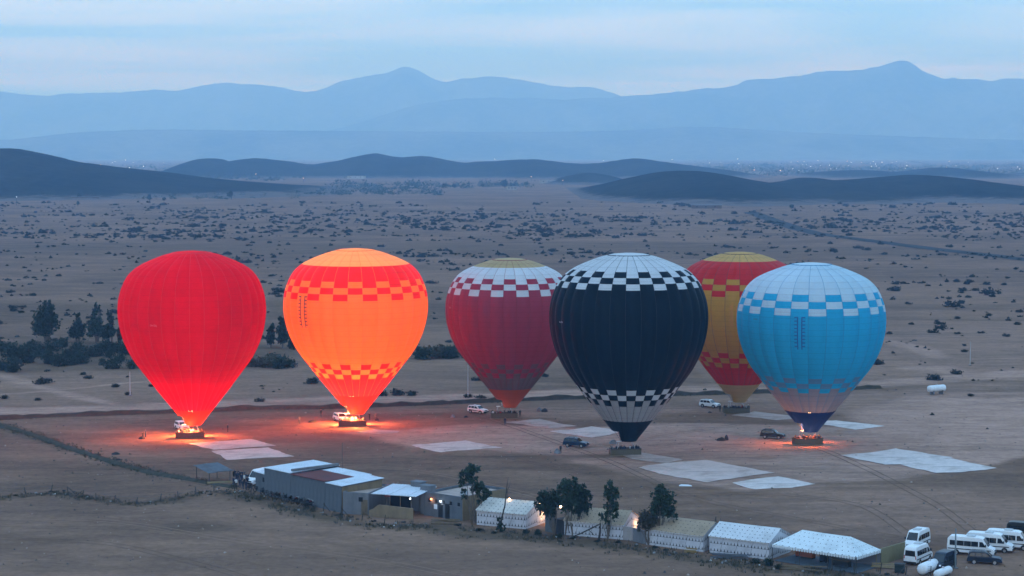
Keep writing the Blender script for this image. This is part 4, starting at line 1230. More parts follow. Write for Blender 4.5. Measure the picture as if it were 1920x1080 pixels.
bulb('orange bulb on the wall of the low grey house', f5.w(f5.L*.22, -.2, 2.2), glow('bulb_orange', (1,.28,.08), 14.0), .11, 18, (1,.4,.15))
bulb('white bulb on the wall of the low grey house', f5.w(f5.L*.46, -.2, 2.1), M_BLDW, .10, 20, (.8,.9,1))
pn = MB(); pn.box(0, .5, -.06, -.02, 1.0, 1.6); pn.build('notice_board', plain('notice_white', (.55,.65,.75)), h5, (f5.L*.27, 0, 0))
# red stacked awnings behind the hut
for k, (x, y) in enumerate(((744,930),(748,937))):
    a = G(x, y+14); rt = thing('red_awning', ('upper' if k == 0 else 'lower') + ' red striped awning behind the hangar end', 'awning', a, R(-8))
    m = MB(); m.quad((-2.0,-.8,1.6),(2.0,-.8,1.4),(2.2,.8,1.75),(-1.8,.8,1.95)); m.quad((-2.0,-.8,1.45),(2.0,-.8,1.25),(2.0,-.8,1.4),(-2.0,-.8,1.6))
    m.build('cloth', plain('awning_red', (.32,.05,.05)), rt)
    for u in (-1.8, 1.9):
        q = MB(); q.tube([(u,-.7,0),(u,-.7,1.35)], [.04,.04], 5); q.build('post', M_POLE, rt)
# open shed roof and timber at the far left of the compound
f6 = Frame((392,908), (432,903))
s6 = thing('pole_shed', 'open pole shed with sloping grey sheet roof left of the hangar', 'shed', f6.o, f6.rz)
roof_strip(s6, -.2, f6.L+.4, 0, 3.6, 1.5, 2.1, M_CONC, 3)
for u in (.1, f6.L):
    for v, z in ((.1,1.5),(3.4,2.05)):
        q = MB(); q.tube([(u,v,0),(u,v,z)], [.05,.05], 5); q.build('post', M_POLE, s6)
t6 = thing('timber_beam', 'pale timber beam lying before the pole shed', 'beam', G(388,909)); 
q = MB(); q.box(0, 4.0, -.12, .12, .2, .42); q.build('beam', plain('pale_timber', (.26,.20,.11)), t6, rz=R(10)); q = MB(); q.box(.2,.5,-.2,.2,.0,.2); q.box(3.4,3.7,-.2,.2,0,.2); q.build('block', M_WOOD, t6, rz=R(10))

# ------------------------------------------------------------------ Moroccan tents
def tent_cloth(name, col, du, dv, w, h, off=0.0, ln=.0, dark=(.02,.022,.03), tint=None):
    """cloth printed with rows of small dark bottle-shaped marks"""
    if name in _mat: return _mat[name]
    m, nt, out = nodes_of(name)
    uv = nd(nt, 'ShaderNodeUVMap'); uv.uv_map = 'UVMap'
    sp = nd(nt, 'ShaderNodeSeparateXYZ'); nt.links.new(uv.outputs[0], sp.inputs[0])
    fu = mth(nt, 'SUBTRACT', mth(nt, 'FRACT', mth(nt, 'DIVIDE', sp.outputs[0], du)), .5)
    fv = mth(nt, 'SUBTRACT', mth(nt, 'FRACT', mth(nt, 'ADD', mth(nt, 'DIVIDE', sp.outputs[1], dv), off)), .5)
    au = mth(nt, 'MULTIPLY', mth(nt, 'ABSOLUTE', fu), du)
    wv = mth(nt, 'MULTIPLY', smoothstep(nt, fv, h/dv, -h/dv), w)
    mark = mth(nt, 'MULTIPLY', mth(nt, 'LESS_THAN', au, mth(nt, 'ADD', wv, .02)), mth(nt, 'LESS_THAN', mth(nt, 'ABSOLUTE', fv), h/dv))
    line = mth(nt, 'MULTIPLY', mth(nt, 'LESS_THAN', mth(nt, 'ABSOLUTE', mth(nt, 'ADD', fv, h/dv)), .03/dv), ln)
    tc = nd(nt, 'ShaderNodeTexCoord')
    n = noise_n(nt, tc.outputs['Object'], .7, 5, .6)
    base = mixc(nt, smoothstep(nt, n, .4, .75), col, tuple(x*.78 for x in col))
    c = mixc(nt, mth(nt, 'MAXIMUM', mark, line), base, dark)
    b = nd(nt, 'ShaderNodeBsdfPrincipled'); b.inputs['Roughness'].default_value = .75; b.inputs['Specular IOR Level'].default_value = .15
    t = nd(nt, 'ShaderNodeBsdfTranslucent')
    nt.links.new(c, b.inputs['Base Color']); nt.links.new(c, t.inputs['Color'])
    mx = nd(nt, 'ShaderNodeMixShader'); mx.inputs[0].default_value = .15
    nt.links.new(b.outputs[0], mx.inputs[1]); nt.links.new(t.outputs[0], mx.inputs[2]); nt.links.new(mx.outputs[0], out.inputs[0]); _mat[name] = m
    return m
TW = tent_cloth('tent_wall_cloth', (.60,.60,.64), .42, .85, .055, .15, 0.0, .5)
TRW = tent_cloth('tent_roof_white', (.66,.67,.68), .62, .62, .055, .07, .3)
TRC = tent_cloth('tent_roof_cream', (.62,.58,.52), .62, .62, .05, .08, .3)
TRT = tent_cloth('tent_roof_tan', (.40,.30,.21), .62, .62, .055, .07, .3, 0.0, (.06,.05,.04))
TRB = tent_cloth('marquee_roof_cloth', (.74,.81,.83), .85, .8, .06, .08, .3)
def uvquads(name, quads, mat, parent, sub=(6, 3), sag=0.0):
    """cloth faces with metric coordinates for the print; sag hangs the middle down a little"""
    v, f, uv = [], [], []
    for q in quads:
        a, b, c, d = (Vector(x) for x in q)
        LU, LV = (b-a).length, (d-a).length
        n0 = len(v); nu, nv = sub
        for j in range(nv+1):
            for i in range(nu+1):
                s, t = i/nu, j/nv
                p = a.lerp(b, s).lerp(d.lerp(c, s), t)
                p.z -= sag*4*s*(1-s)*(.5+.5*math.sin(math.pi*t))
                v.append(tuple(p))
        for j in range(nv):
            for i in range(nu):
                k = n0+j*(nu+1)+i
                f.append((k, k+1, k+nu+2, k+nu+1))
                for (ii, jj) in ((i,j),(i+1,j),(i+1,j+1),(i,j+1)): uv += [ii/nu*LU, jj/nv*LV]
    return link(name, mkmesh(name, v, f, [mat], uv=uv), parent)
def tent(label, a, b, depth, he, hr, roofm, ends=(True, True)):
    fr = Frame(a, b); L = fr.L
    rt = thing('gabled_tent', label, 'tent', fr.o, fr.rz, 'gabled tents with black printed marks')
    d = depth
    uvquads('front_wall', [((0,0,0),(L,0,0),(L,0,he),(0,0,he))], TW, rt)
    uvquads('back_wall', [((L,d,0),(0,d,0),(0,d,he),(L,d,he))], TW, rt)
    for x, s in ((0,-1),(L,1)):
        uvquads('end_wall', [((x,0,0),(x,d/2,0),(x,d/2,hr-.03),(x,0,he)), ((x,d/2,0),(x,d,0),(x,d,he),(x,d/2,hr-.03))], TW, rt, (3, 3))
    e = .14
    uvquads('roof', [((-e,-e,he-.03),(L+e,-e,he-.03),(L+e,d/2,hr),(-e,d/2,hr)), ((L+e,d+e,he-.03),(-e,d+e,he-.03),(-e,d/2,hr),(L+e,d/2,hr))], roofm, rt, (8, 4), .05)
    val = MB()
    for k in range(int(L/.4)):
        val.poly([(k*.4,-e-.012,he-.04),(k*.4+.38,-e-.012,he-.04),(k*.4+.33,-e-.03,he-.2),(k*.4+.05,-e-.03,he-.2)])
    val.build('valance', plain('valance_cloth', (.42,.38,.36)), rt)
    for k in range(5):
        p = MB(); x = L*k/4; p.tube([(x,-e,he-.05),(x,-e-1.1,.02)], [.018,.018], 4); p.tube([(x,-e-1.1,-.05),(x,-e-1.12,.2)], [.03,.03], 4); p.build('guy_rope', M_CABLE, rt)
    for x in (0, L):
        p = MB(); p.tube([(x,d/2,hr-.02),(x,d/2,hr+.35)], [.04,.02], 5); p.build('pole_finial', M_POLE, rt)
    return fr, rt
t1, _ = tent('white tent with cream roof, leftmost of the gabled tents', (894,984), (986,993), 6.0, 1.85, 2.95, TRC)
t2, _ = tent('tan roofed tent behind the clump of trees', (1058,1003), (1168,1012), 5.6, 1.75, 3.0, TRT)
t3, _ = tent('tan roofed tent right of the forked tree', (1212,1021), (1318,1035), 5.4, 1.85, 3.05, TRT)
t4, _ = tent('white roofed tent next to the open marquee', (1330,1036), (1442,1050), 5.4, 1.95, 3.15, TRW)
# the open marquee
fm = Frame((1447,1052), (1606,1077))
mq = thing('marquee', 'open white marquee with hipped roof and scalloped edge', 'marquee', fm.o, fm.rz)
L, d, he, hr = fm.L, 5.2, 1.85, 3.4
uvquads('roof', [((0,0,he),(L,0,he),(L-2.3,d/2,hr),(2.3,d/2,hr)), ((L,d,he),(0,d,he),(2.3,d/2,hr),(L-2.3,d/2,hr)), ((L,0,he),(L,d,he),(L-2.3,d/2,hr),(L-2.3,d/2,hr)), ((0,d,he),(0,0,he),(2.3,d/2,hr),(2.3,d/2,hr))], TRB, mq, (10, 4), .06)
for nm, n, fn in (('front', int(L/.34), lambda k, w: ((k*.34, -.01), (k*.34+w, -.01))), ('side', int(d/.34), lambda k, w: ((L+.01, k*.34), (L+.01, k*.34+w)))):
    for k in range(n):
        (x0, y0), (x1, y1) = fn(k, .29)
        m = MB(); xm, ym = (x0+x1)/2, (y0+y1)/2
        m.poly([(x0,y0,he+.01),(x1,y1,he+.01),(x1,y1,he-.24),(xm,ym,he-.33),(x0,y0,he-.24)]); m.build('scallop', TRW if False else plain('scallop_cloth', (.6,.64,.66)), mq)
for u in (0.05, L*.33, L*.66, L-.05):
    for v in (.05, d-.05):
        p = MB(); p.tube([(u,v,0),(u,v,he)], [.045,.045], 6); p.build('post', M_POLE, mq)
fl_ = MB(); fl_.box(.2, L-.2, .3, d-.2, .0, .09); fl_.build('floor', plain('marquee_floor', (.09,.12,.15)), mq)
bc = MB(); bc.box(L*.35, L-.1, d-.12, d-.09, .1, he-.05); bc.build('back_cloth', plain('marquee_back_cloth', (.16,.16,.18)), mq)
for i, (u, v, c_, lab) in enumerate(((.9, 3.4, (.30,.10,.06), 'red covered counter at the left end under the marquee'), (L*.42, 2.6, (.015,.02,.03), 'dark upright cabinet under the marquee'), (L*.6, 2.0, (.02,.025,.03), 'long dark bench under the marquee'))):
    rt = thing('counter' if i == 0 else ('cabinet' if i == 1 else 'bench'), lab, 'counter' if i == 0 else ('cabinet' if i == 1 else 'bench'), fm.w(u, v, .09), fm.rz)
    mt = plain('furn%d' % i, c_)
    m = MB(); w_, h_ = ((2.2,.95),(.8,1.3),(2.0,.62))[i]
    m.box(0, w_, 0, .7, .12, h_); m.build('case', mt, rt)
    m = MB(); m.box(-.05, w_+.05, -.05, .75, h_+.002, h_+.06); m.build('top', M_WOOD if i else plain('counter_top', (.36,.16,.1)), rt)
    for x in (.06, w_-.06):
        q = MB(); q.box(x-.05, x+.05, .05, .65, 0, .118); q.build('foot', M_TRIM, rt)
# connecting bits between tents
def slab_thing(name, label, cat, a, b, z0, z1, mat, t=.15, n=1, piece='panel'):
    fr = Frame(a, b); rt = thing(name, label, cat, fr.o, fr.rz)
    for k in range(n):
        m = MB(); m.box(fr.L*k/n+.01, fr.L*(k+1)/n-.01, 0, t, z0, z1 - (.04 if k % 2 else 0)); m.build(piece, mat, rt)
    c = MB(); c.box(-.03, fr.L+.03, -.04, t+.04, z1+.002, z1+.06); c.build('coping', mat, rt)
    return fr, rt
slab_thing('gate_screen', 'grey upright screen right of the leftmost tent', 'screen', (1022,996), (1040,1000), 0, 2.9, plain('screen_grey', (.10,.115,.13)), n=2)
slab_thing('side_screen', 'pale canvas screen joining the tan roofed tent', 'screen', (1168,1012), (1186,1014), 0, 1.5, plain('canvas_pale', (.34,.31,.30)), n=2)
slab_thing('side_wall', 'grey wall between the two tan roofed tents', 'wall', (1187,1015), (1211,1021), 0, 1.5, M_BLOCK, n=3, piece='block_panel')
slab_thing('dark_shed', 'small dark shed left of the tan roofed tent', 'shed', (1040,1000), (1057,1003), 0, 1.7, plain('shed_dark', (.03,.033,.04)), t=2.5, n=2)
slab_thing('yard_fence', 'olive brown panel fence right of the marquee', 'fence', (1643,1062), (1697,1046), 0, 1.75, plain('olive_panel', (.21,.185,.10)), t=.08, n=12, piece='fence_panel')
# lamps along the tent roofs and the lit doorway
for i, (x, y) in enumerate(((955,936), (987,941.5), (1013,944.5), (1051,950))):
    p = G(x, y); k = (240.5 if i < 3 else 239.5)
    d_ = ray(x, y); t_ = (239.4 - i*.5)/d_.y
    q = Vector((d_.x*t_, d_.y*t_, CAM_Z + d_.z*t_))
    bulb(('first','second','third','last')[i] + ' warm bulb, counted from the left, above the tents', q, M_BLDL, .13, 30, (1,.62,.3), 'warm bulbs on a wire above the tents')
wr = MB()
wr.tube([t1.w(1.5,3.0,3.7), t1.w(6.5,3.2,3.6), t2.w(-1.0,3,3.5), t2.w(3,3,3.5)], [.012]*4, 4)
tag(wr.build('light_wire', M_CABLE), 'thin wire carrying the warm bulbs above the tents', 'wire')
for (fr, u, lab) in ((t1, .9, 'lamp lighting the end wall of the leftmost tent'), (t2, .9, 'lamp lighting the end of the tan roofed tent behind the trees')):
    bulb(lab, fr.w(fr.L+.55, 4.4, 1.35), glow('bulb_door', (1,.5,.2), 30.0), .13, 90, (1,.5,.22))

# ------------------------------------------------------------------ motorcycles along the hangar wall
def motorbike(label, p, rz, col):
    rt = thing('motorcycle', label, 'motorcycle', p, rz, 'motorcycles parked along the hangar wall')
    rt.scale = (HS*1.1,)*3
    for x in (-.62, .62):
        m = MB(); pts = [(.29*math.cos(a), 0, .29*math.sin(a)) for a in [2*math.pi*k/12 for k in range(13)]]
        m.tube(pts, [.055]*13, 5, cap=False); m.build('wheel', M_TYRE, rt, (x, 0, .32))
    m = MB(); m.tube([(-.62,0,.34),(-.3,0,.62),(.25,0,.72),(.5,0,.78)], [.05,.09,.07,.05], 6); m.box(-.22,.2,-.14,.14,.32,.6); m.build('engine_frame', M_TRIM, rt)
    m = MB(); m.tube([(-.1,0,.82),(.08,0,.9),(.32,0,.84)], [.1,.16,.1], 8); m.build('fuel_tank', col, rt)
    m = MB(); m.box(-.75,-.12,-.13,.13,.76,.85); m.build('seat', M_TRIM, rt)
    m = MB(); m.tube([(.62,0,.34),(.45,0,.98)], [.035,.03], 5); m.tube([(.42,-.34,1.06),(.46,0,1.0),(.42,.34,1.06)], [.02]*3, 5); m.build('handlebar', M_STEEL, rt)
    m = MB(); m.tube([(.52,0,.86),(.6,0,.88)], [.1,.08], 8); m.build('headlight', M_LAMPW, rt)
bc_ = [plain('tank_black', (.015,.015,.02), .3), plain('tank_red', (.12,.012,.012), .3), plain('tank_teal', (.02,.05,.06), .3)]
for i, (x, y) in enumerate(((472,918),(482,921),(492,924),(500,927),(507,929),(513,931),(519,933),(527,935),(537,938),(546,941),(556,944),(563,945),(573,948),(580,950))):
    motorbike(ORD[i] + ' motorcycle from the left in the row along the hangar wall', G(x, y) + Vector((rng.uniform(-.2,.2), rng.uniform(-.3,.1), 0)), R(rng.uniform(20,70)), bc_[i % 3])
for i in range(26):
    x, y = 436 + rng.uniform(0, 30), 906 + rng.uniform(-9, 12)
    person(G(x, y), rng.uniform(0, 6.28), 'person in the crowd standing left of the white van', 'crowd standing left of the white van', 'stand', rng.choice((0,0,0,1,1,3,2)), rng.uniform(.95, 1.05))

# ------------------------------------------------------------------ tanks, bins, poles, odds and ends
def tank(label, a, b, r, legs=True):
    fr = Frame(a, b); L = fr.L
    rt = thing('gas_tank', label, 'tank', fr.o, fr.rz)
    z = r + (.55 if legs else .12)
    n = 16; m = MB()
    m.tube([(-.32*r,0,z),(-.2*r,0,z),(0,0,z),(.15,0,z),(L*.5,0,z),(L-.15,0,z),(L,0,z),(L+.2*r,0,z),(L+.32*r,0,z)], [r*.1,r*.62,r*.9,r,r,r,r*.9,r*.62,r*.1], n)
    m.build('drum', plain('tank_white', (.7,.72,.74), .4), rt, smooth=True)
    for u in (L*.2, L*.8):
        q = MB(); q.box(u-.1, u+.1, -r*.8, r*.8, 0, z-r*.55); q.build('saddle', M_BLOCK, rt)
    q = MB(); q.tube([(L*.5,0,z+r*.95),(L*.5,0,z+r+.15)], [.14,.12], 8); q.build('valve_cap', M_STEEL, rt)
tank('white gas tank standing alone at the right of the field', (1742,741), (1770,738.5), .62)
tank('larger white gas tank at the bottom right corner', (1728,1080), (1757,1068), .6, False)
tank('smaller white gas tank at the bottom right corner', (1756,1086), (1780,1077), .42, False)
bn = thing('waste_bin', 'dark square waste bin near the white tanks', 'bin', G(1687,1074), R(-20))
m = MB(); m.box(-.5,.5,-.4,.4,.08,.95); m.build('bin_body', plain('bin_dark', (.015,.03,.035)), bn); m = MB(); m.box(-.54,.54,-.44,.44,.952,1.02); m.build('lid', M_TRIM, bn)
for x in (-.4, .4):
    m = MB(); m.box(x-.06,x+.06,-.3,.3,0,.078); m.build('foot', M_TYRE, bn)
def pole(label, px, py, h, mat, arm=True, r=.09):
    rt = thing('utility_pole', label, 'pole', G(px, py))
    m = MB(); m.tube([(0,0,0),(0,0,h)], [r, r*.6], 6); m.build('mast', mat, rt)
    if arm:
        m = MB(); m.box(-.7,.7,-.05,.05,h-.35,h-.25); m.build('crossarm', mat, rt)
    m = MB(); m.box(-.3,.3,-.3,.3,0,.12); m.build('footing', M_BLOCK, rt)
M_PALE = plain('pale_pole', (.42,.4,.4))
pole('pale pole near the left shrubs, in front of the red balloon', 244, 742, 4.5, M_PALE, False)
pole('pale pole left of the crimson balloon', 877.5, 746, 6, M_PALE, False)
pole('pale pole right of the field beside two shrubs', 1819, 685, 5, M_PALE, False)
pole('grey post in front of the parked minibuses', 1791, 1066, 4.4, plain('grey_post', (.16,.2,.22)), False, .11)
pole('tall thin mast by the tan roofed tents', 1342, 1000, 2.0, M_POLE, False)
# post and wire fence lines
def fence_line(label, pts, n, h):
    P = resample(polyline(pts), .2)
    rt = thing('wire_fence', label, 'fence', P[0])
    tops = []
    for k in range(n):
        p = P[int((len(P)-1)*k/(n-1))] - P[0]
        m = MB(); dx = rng.uniform(-.25, .25)
        m.tube([(0,0,0),(dx,0,h*rng.uniform(.8,1.1))], [.07,.05], 5); m.build('post', M_POLE, rt, p)
        tops.append(Vector((p.x+dx*.8, p.y, h*.85)))
        if rng.random() < .35:
            m = MB(); m.tube([(0,0,h*.8),(rng.choice((-1,1))*.9,0,0)], [.05,.05], 5); m.build('brace', M_POLE, rt, p)
    w = MB()
    for z in (1.0, .6): w.tube([Vector((t.x, t.y, t.z*z)) for t in tops], [.012]*len(tops), 4, cap=False)
    w.build('wire', M_CABLE, rt)
fence_line('sagging post and wire fence at the lower left', [(0,930),(60,926),(110,922),(140,928),(185,938),(220,943),(253,945),(300,940),(340,932),(390,922),(440,914)], 13, 1.0)
fence_line('post and wire fence along the verge before the hangar', [(440,920),(480,930),(518,940),(560,948),(640,968),(720,985)], 9, 1.3)
fence_line('post and wire fence at the lower right corner', [(1560,1070),(1620,1074),(1680,1078),(1745,1080)], 5, 1.2)
# timber, rubble and scrap along the verge
def plank_pile(label, px, py, n, L, mat, rz):
    rt = thing('timber_pile', label, 'timber', G(px, py), R(rz))
    for k in range(n):
        m = MB(); m.box(-L/2, L/2, -.09, .09, 0, .12); o = m.build('plank', mat, rt, (rng.uniform(-.3,.3), rng.uniform(-.5,.5), .02+.125*k), R(rng.uniform(-16,16)))
plank_pile('pale timber lengths on the ground right of the marquee', 1660, 1066, 4, 3.2, plain('pale_timber', (.26,.20,.11)), -10)
plank_pile('timber pile on the verge before the low house', 833, 984, 5, 3.5, M_WOOD, -14)
plank_pile('long planks lying along the front of the marquee', 1500, 1068, 3, 5.5, M_WOOD, -20)
plank_pile('low timber benches before the white roofed tent', 1370, 1049, 5, 4.2, M_CONC, -18)
plank_pile('timber crate before the forked tree', 1296, 1036, 4, 1.3, plain('yellow_timber', (.25,.17,.07)), -15)
M_RUB = [plain('rubble_white', (.5,.52,.53)), plain('rubble_grey', (.2,.2,.2)), plain('rubble_dark', (.06,.06,.065))]
for i in range(150):
    t = rng.random(); P = W_FRONT
    k = min(int(t*(len(P)-1)), len(P)-2); p = P[k].lerp(P[k+1], t*(len(P)-1)-k) + Vector((rng.gauss(0,.8), rng.gauss(1.2,.9), 0))
    if i > 120:
        P = W_FENCE; k = rng.randrange(len(P)-1); p = P[k].lerp(P[k+1], rng.random()) + Vector((rng.gauss(0,.8), rng.gauss(0,.8), 0))
    if i == 0: rub = []
    s_ = rng.uniform(.06,.2); n0 = None
    rub.append((p, s_, rng.choice((0,1,1,1,2,2,2,2))))
m = MB()
for p, s_, mi in rub:
    bm_ = [(rng.uniform(.6,1.2)*x*s_, rng.uniform(.6,1.2)*y*s_, z) for x, y, z in ((-1,-1,-.03),(1,-1,-.03),(1,1,-.03),(-1,1,-.03),(-.7,-.6,s_*.9),(.6,-.8,s_*.7),(.8,.6,s_),(-.6,.7,s_*.8))]
    n = len(m.v); m.v += [(p.x+a, p.y+b, c) for a, b, c in bm_]
    for q in ((4,5,6,7),(0,1,5,4),(1,2,6,5),(2,3,7,6),(3,0,4,7)): m.f.append(tuple(n+i for i in q)); m.m.append(mi)
tag(m.build('rubble', M_RUB), 'loose rubble and litter strewn along the verge', 'rubble', kind='stuff')
tag(link('white_sheet', mkmesh('white_sheet', [(-.9,-.4,.03),(.9,-.5,.03),(.8,.4,.03),(-.8,.5,.03),(-.5,-.2,.16),(.5,-.25,.2),(.4,.2,.15),(-.5,.25,.19)], [(4,5,6,7),(0,1,5,4),(1,2,6,5),(2,3,7,6),(3,0,4,7)], [plain('sheet_white', (.62,.64,.66))]), None, G(1285,911)), 'small white slab lying below the large groundsheet', 'slab')
# ------------------------------------------------------------------ trees
M_BARK = plain('bark', (.13,.105,.085), .9, var=.4, scale=3)
M_BARKD = plain('bark_dark', (.045,.04,.035), .9, var=.4, scale=3)
FOL_EUC = foliage('eucalyptus_leaves', (.010,.028,.020), (.040,.075,.046))
FOL_DARK = foliage('dark_leaves', (.008,.022,.018), (.028,.055,.036))
FOL_SHRUB = foliage('shrub_leaves', (.004,.011,.010), (.016,.025,.018), .1)
FOL_OLIVE = foliage('olive_leaves', (.007,.021,.016), (.022,.046,.030))
FOL_REED = foliage('reed_leaves', (.030,.034,.022), (.075,.070,.045))
def leaf_cloud(blobs, n, ls, rs, droop=.0, clump=12, spread=.2):
    """leaf-sized faces gathered in clumps through the crown's volume"""
    tot = sum(b[3]*b[3]*b[4] for b in blobs)
    C = []
    for (bx, by, bz, rx, rz_) in blobs:
        k = max(3, int(n/clump*rx*rx*rz_/tot))
        for _ in range(k):
            while True:
                a, b, c = rs.uniform(-1,1), rs.uniform(-1,1), rs.uniform(-1,1)
                q = a*a+b*b+c*c
                if q <= 1 and rs.random() < .25 + .75*q: break
            w = rs.uniform(.6, 1.25)*spread*rx
            for _ in range(clump):
                C.append((bx+a*rx+rs.gauss(0,w), by+b*rx*.85+rs.gauss(0,w), bz+c*rz_+rs.gauss(0,w*.8)-abs(rs.gauss(0,droop))))
    C = np.array(C); m = len(C)
    g = np.random.RandomState(rs.randrange(10**6))
    A = g.normal(size=(m,3)); A /= np.linalg.norm(A, axis=1)[:,None]
    B = g.normal(size=(m,3)); B -= (B*A).sum(1)[:,None]*A; B /= np.linalg.norm(B, axis=1)[:,None]
    s = ls*g.uniform(.6,1.4,(m,1))
    V = np.stack([C-A*s, C+B*s*.55, C+A*s, C-B*s*.55], 1).reshape(-1,3)
    F = np.arange(4*m).reshape(m,4)
    return V.tolist(), F.tolist()
def tree(label, px, py, h, blobs, leaf=.22, n=2600, mat=FOL_EUC, bark=M_BARK, stems=((0,0),), r=.16, group=None, seed=0, droop=.15, name='tree', pos=None, spread=.2):
    rs = random.Random(seed)
    rt = thing(name, label, 'tree', pos or G(px, py), 0, group)
    b3 = [(x, rs.uniform(-.35,.35)*rx, z, rx*(.95 if leaf < .3 else 1), rz_*(.95 if leaf < .3 else 1)) for (x, z, rx, rz_) in blobs]
    t = MB()
    for k, (x, y, z, rx, rz_) in enumerate(b3):
        sx, sy = stems[k % len(stems)]
        p0 = Vector((sx, sy, 0)); p3 = Vector((x, y, z))
        p1 = p0.lerp(p3, .38) + Vector((rs.uniform(-.15,.15), rs.uniform(-.15,.15), z*.08)); p2 = p0.lerp(p3, .7) + Vector((rs.uniform(-.2,.2), rs.uniform(-.2,.2), z*.05))
        rr = r*(.6+.4*rx/max(b[3] for b in b3))
        t.tube([p0-Vector((0,0,.1)), p1, p2, p3], [rr, rr*.75, rr*.5, rr*.2], 6)
        for _ in range(4):
            a = p2.lerp(p3, rs.random()); e = a + Vector((rs.uniform(-1,1)*rx*.8, rs.uniform(-1,1)*rx*.7, rs.uniform(-.3,.8)*rz_))
            t.tube([a, a.lerp(e,.5)+Vector((0,0,.1)), e], [rr*.35, rr*.22, rr*.06], 5, cap=False)
    t.build('trunk', bark, rt)
    v, f_ = leaf_cloud(b3, n, leaf, rs, droop, clump=22 if leaf < .3 else 12, spread=spread*.6 if leaf < .3 else spread)
    link('crown', mkmesh('crown', v, f_, [mat]), rt)
    return rt
tree('tall two-stemmed tree with open crown left of the leftmost tent', 884, 982, 7, [(-.9,6.0,.62,.75),(-.2,6.45,.85,.8),(.35,6.75,.7,.55),(-.1,5.5,.7,.6),(.9,5.1,.62,.8),(.75,4.2,.75,.8),(1.75,3.9,.65,.85),(-1.25,5.2,.45,.4),(-.8,3.2,.38,.42),(1.3,3.0,.55,.45),(-.95,4.2,.3,.35)], .19, 2000, stems=((0,0),(.5,.3)), seed=11, r=.070, spread=.34)
tree('broad leaning tree at the left of the clump before the tents', 1040, 1003, 6, [(-1.2,4.6,.95,.75),(-.4,4.9,.95,.8),(-1.6,3.8,.75,.8),(-.7,3.7,.9,.9),(-1.3,2.9,.55,.6),(-.2,3.2,.6,.5),(.3,4.4,.7,.7)], .19, 2000, FOL_DARK, stems=((0,0),), seed=12, r=.070, spread=.34, droop=.3)
tree('tall dense tree in the middle of the clump before the tents', 1066, 1004, 7, [(.1,6.1,.85,.75),(.75,6.5,.6,.6),(-.6,5.6,.8,.8),(.6,5.3,.95,.9),(-.4,4.6,.9,.8),(.4,4.1,.9,.8),(-.2,3.4,.6,.5),(.9,3.3,.45,.5)], .19, 2200, stems=((-.4,0),(.1,.2),(.5,-.1)), seed=13, r=.065, spread=.34, droop=.25)
tree('tree at the right of the clump before the tents', 1083, 1004, 6, [(.4,5.4,.8,.85),(1.0,4.6,.65,.9),(.5,4.0,.85,.8),(1.2,3.5,.5,.6),(0,3.1,.5,.5),(.1,5.0,.7,.7)], .19, 1700, FOL_DARK, stems=((0,0),(.3,.2)), seed=14, r=.060, spread=.34, droop=.3)
tree('slim tree standing alone between the tan roofed tents', 1140, 1012, 6.8, [(.35,6.4,.55,.55),(-.2,5.9,.55,.55),(.7,5.6,.55,.6),(.3,5.2,.7,.5),(.3,4.3,.65,.6),(.8,3.9,.5,.6),(-.1,3.4,.55,.4),(.7,3.1,.45,.5),(-.9,3.0,.32,.6),(-.2,2.4,.4,.5)], .18, 1500, FOL_EUC, stems=((0,0),), seed=15, r=.055, spread=.34, droop=.25)
tree('tall full tree with forked trunk before the right tan roofed tent', 1233, 1021, 7.5, [(.6,6.6,.75,.6),(1.2,6.1,.7,.75),(-.1,5.9,.7,.7),(.6,5.4,1.05,.85),(1.3,4.7,.8,.9),(.1,4.5,.95,.8),(1.0,3.8,.95,.7),(1.9,3.5,.5,.5),(-.6,3.7,.6,.6)], .19, 2500, FOL_EUC, stems=((0,0),(.2,.1)), seed=16, r=.080, spread=.34, droop=.25)
tree('smaller pale tree leaning on the forked one', 1216, 1022, 4.5, [(-.2,3.6,.75,.5),(-.8,3.0,.6,.5),(.3,3.0,.7,.6),(-.1,2.4,.6,.5),(-1.1,2.4,.35,.3)], .17, 1400, FOL_REED, stems=((0,0),), seed=17, r=.07, spread=.34, droop=.2)
# bare dead stem
dt = thing('dead_tree', 'bare leaning dead stem in front of the leftmost tent', 'tree', G(938,998))
m = MB(); m.tube([(0,0,0),(.15,0,1.6),(.55,0,3.2),(.75,.1,5.2),(.95,.1,6.6)], [.11,.1,.08,.05,.015], 6); m.tube([(.72,.05,4.6),(1.1,.1,5.6),(1.25,.1,6.2)], [.04,.025,.01], 5); m.tube([(.6,.05,3.8),(.9,0,4.6),(.7,.1,5.9)], [.04,.02,.01], 5)
m.build('trunk', M_BARKD, dt)
v_, f_ = leaf_cloud([(.0,0,1.3,.4,.7),(.1,0,.6,.5,.5)], 350, .16, random.Random(3)); link('crown', mkmesh('crown', v_, f_, [FOL_DARK]), dt)
# fallen branch by the tan tent
fb = thing('fallen_branch', 'bare fallen branch leaning before the tan roofed tent', 'branch', G(1100,1014))
m = MB(); m.tube([(-2.4,0,.2),(-.8,0,.8),(.8,0,1.6),(1.6,0,2.0)], [.05,.08,.09,.06], 5); m.tube([(1.4,0,.0),(1.55,0,1.0),(1.6,.1,2.1)], [.14,.12,.05], 6); m.tube([(.2,0,1.3),(.9,.1,.6)], [.05,.03], 5); m.build('limb', M_BARKD, fb)
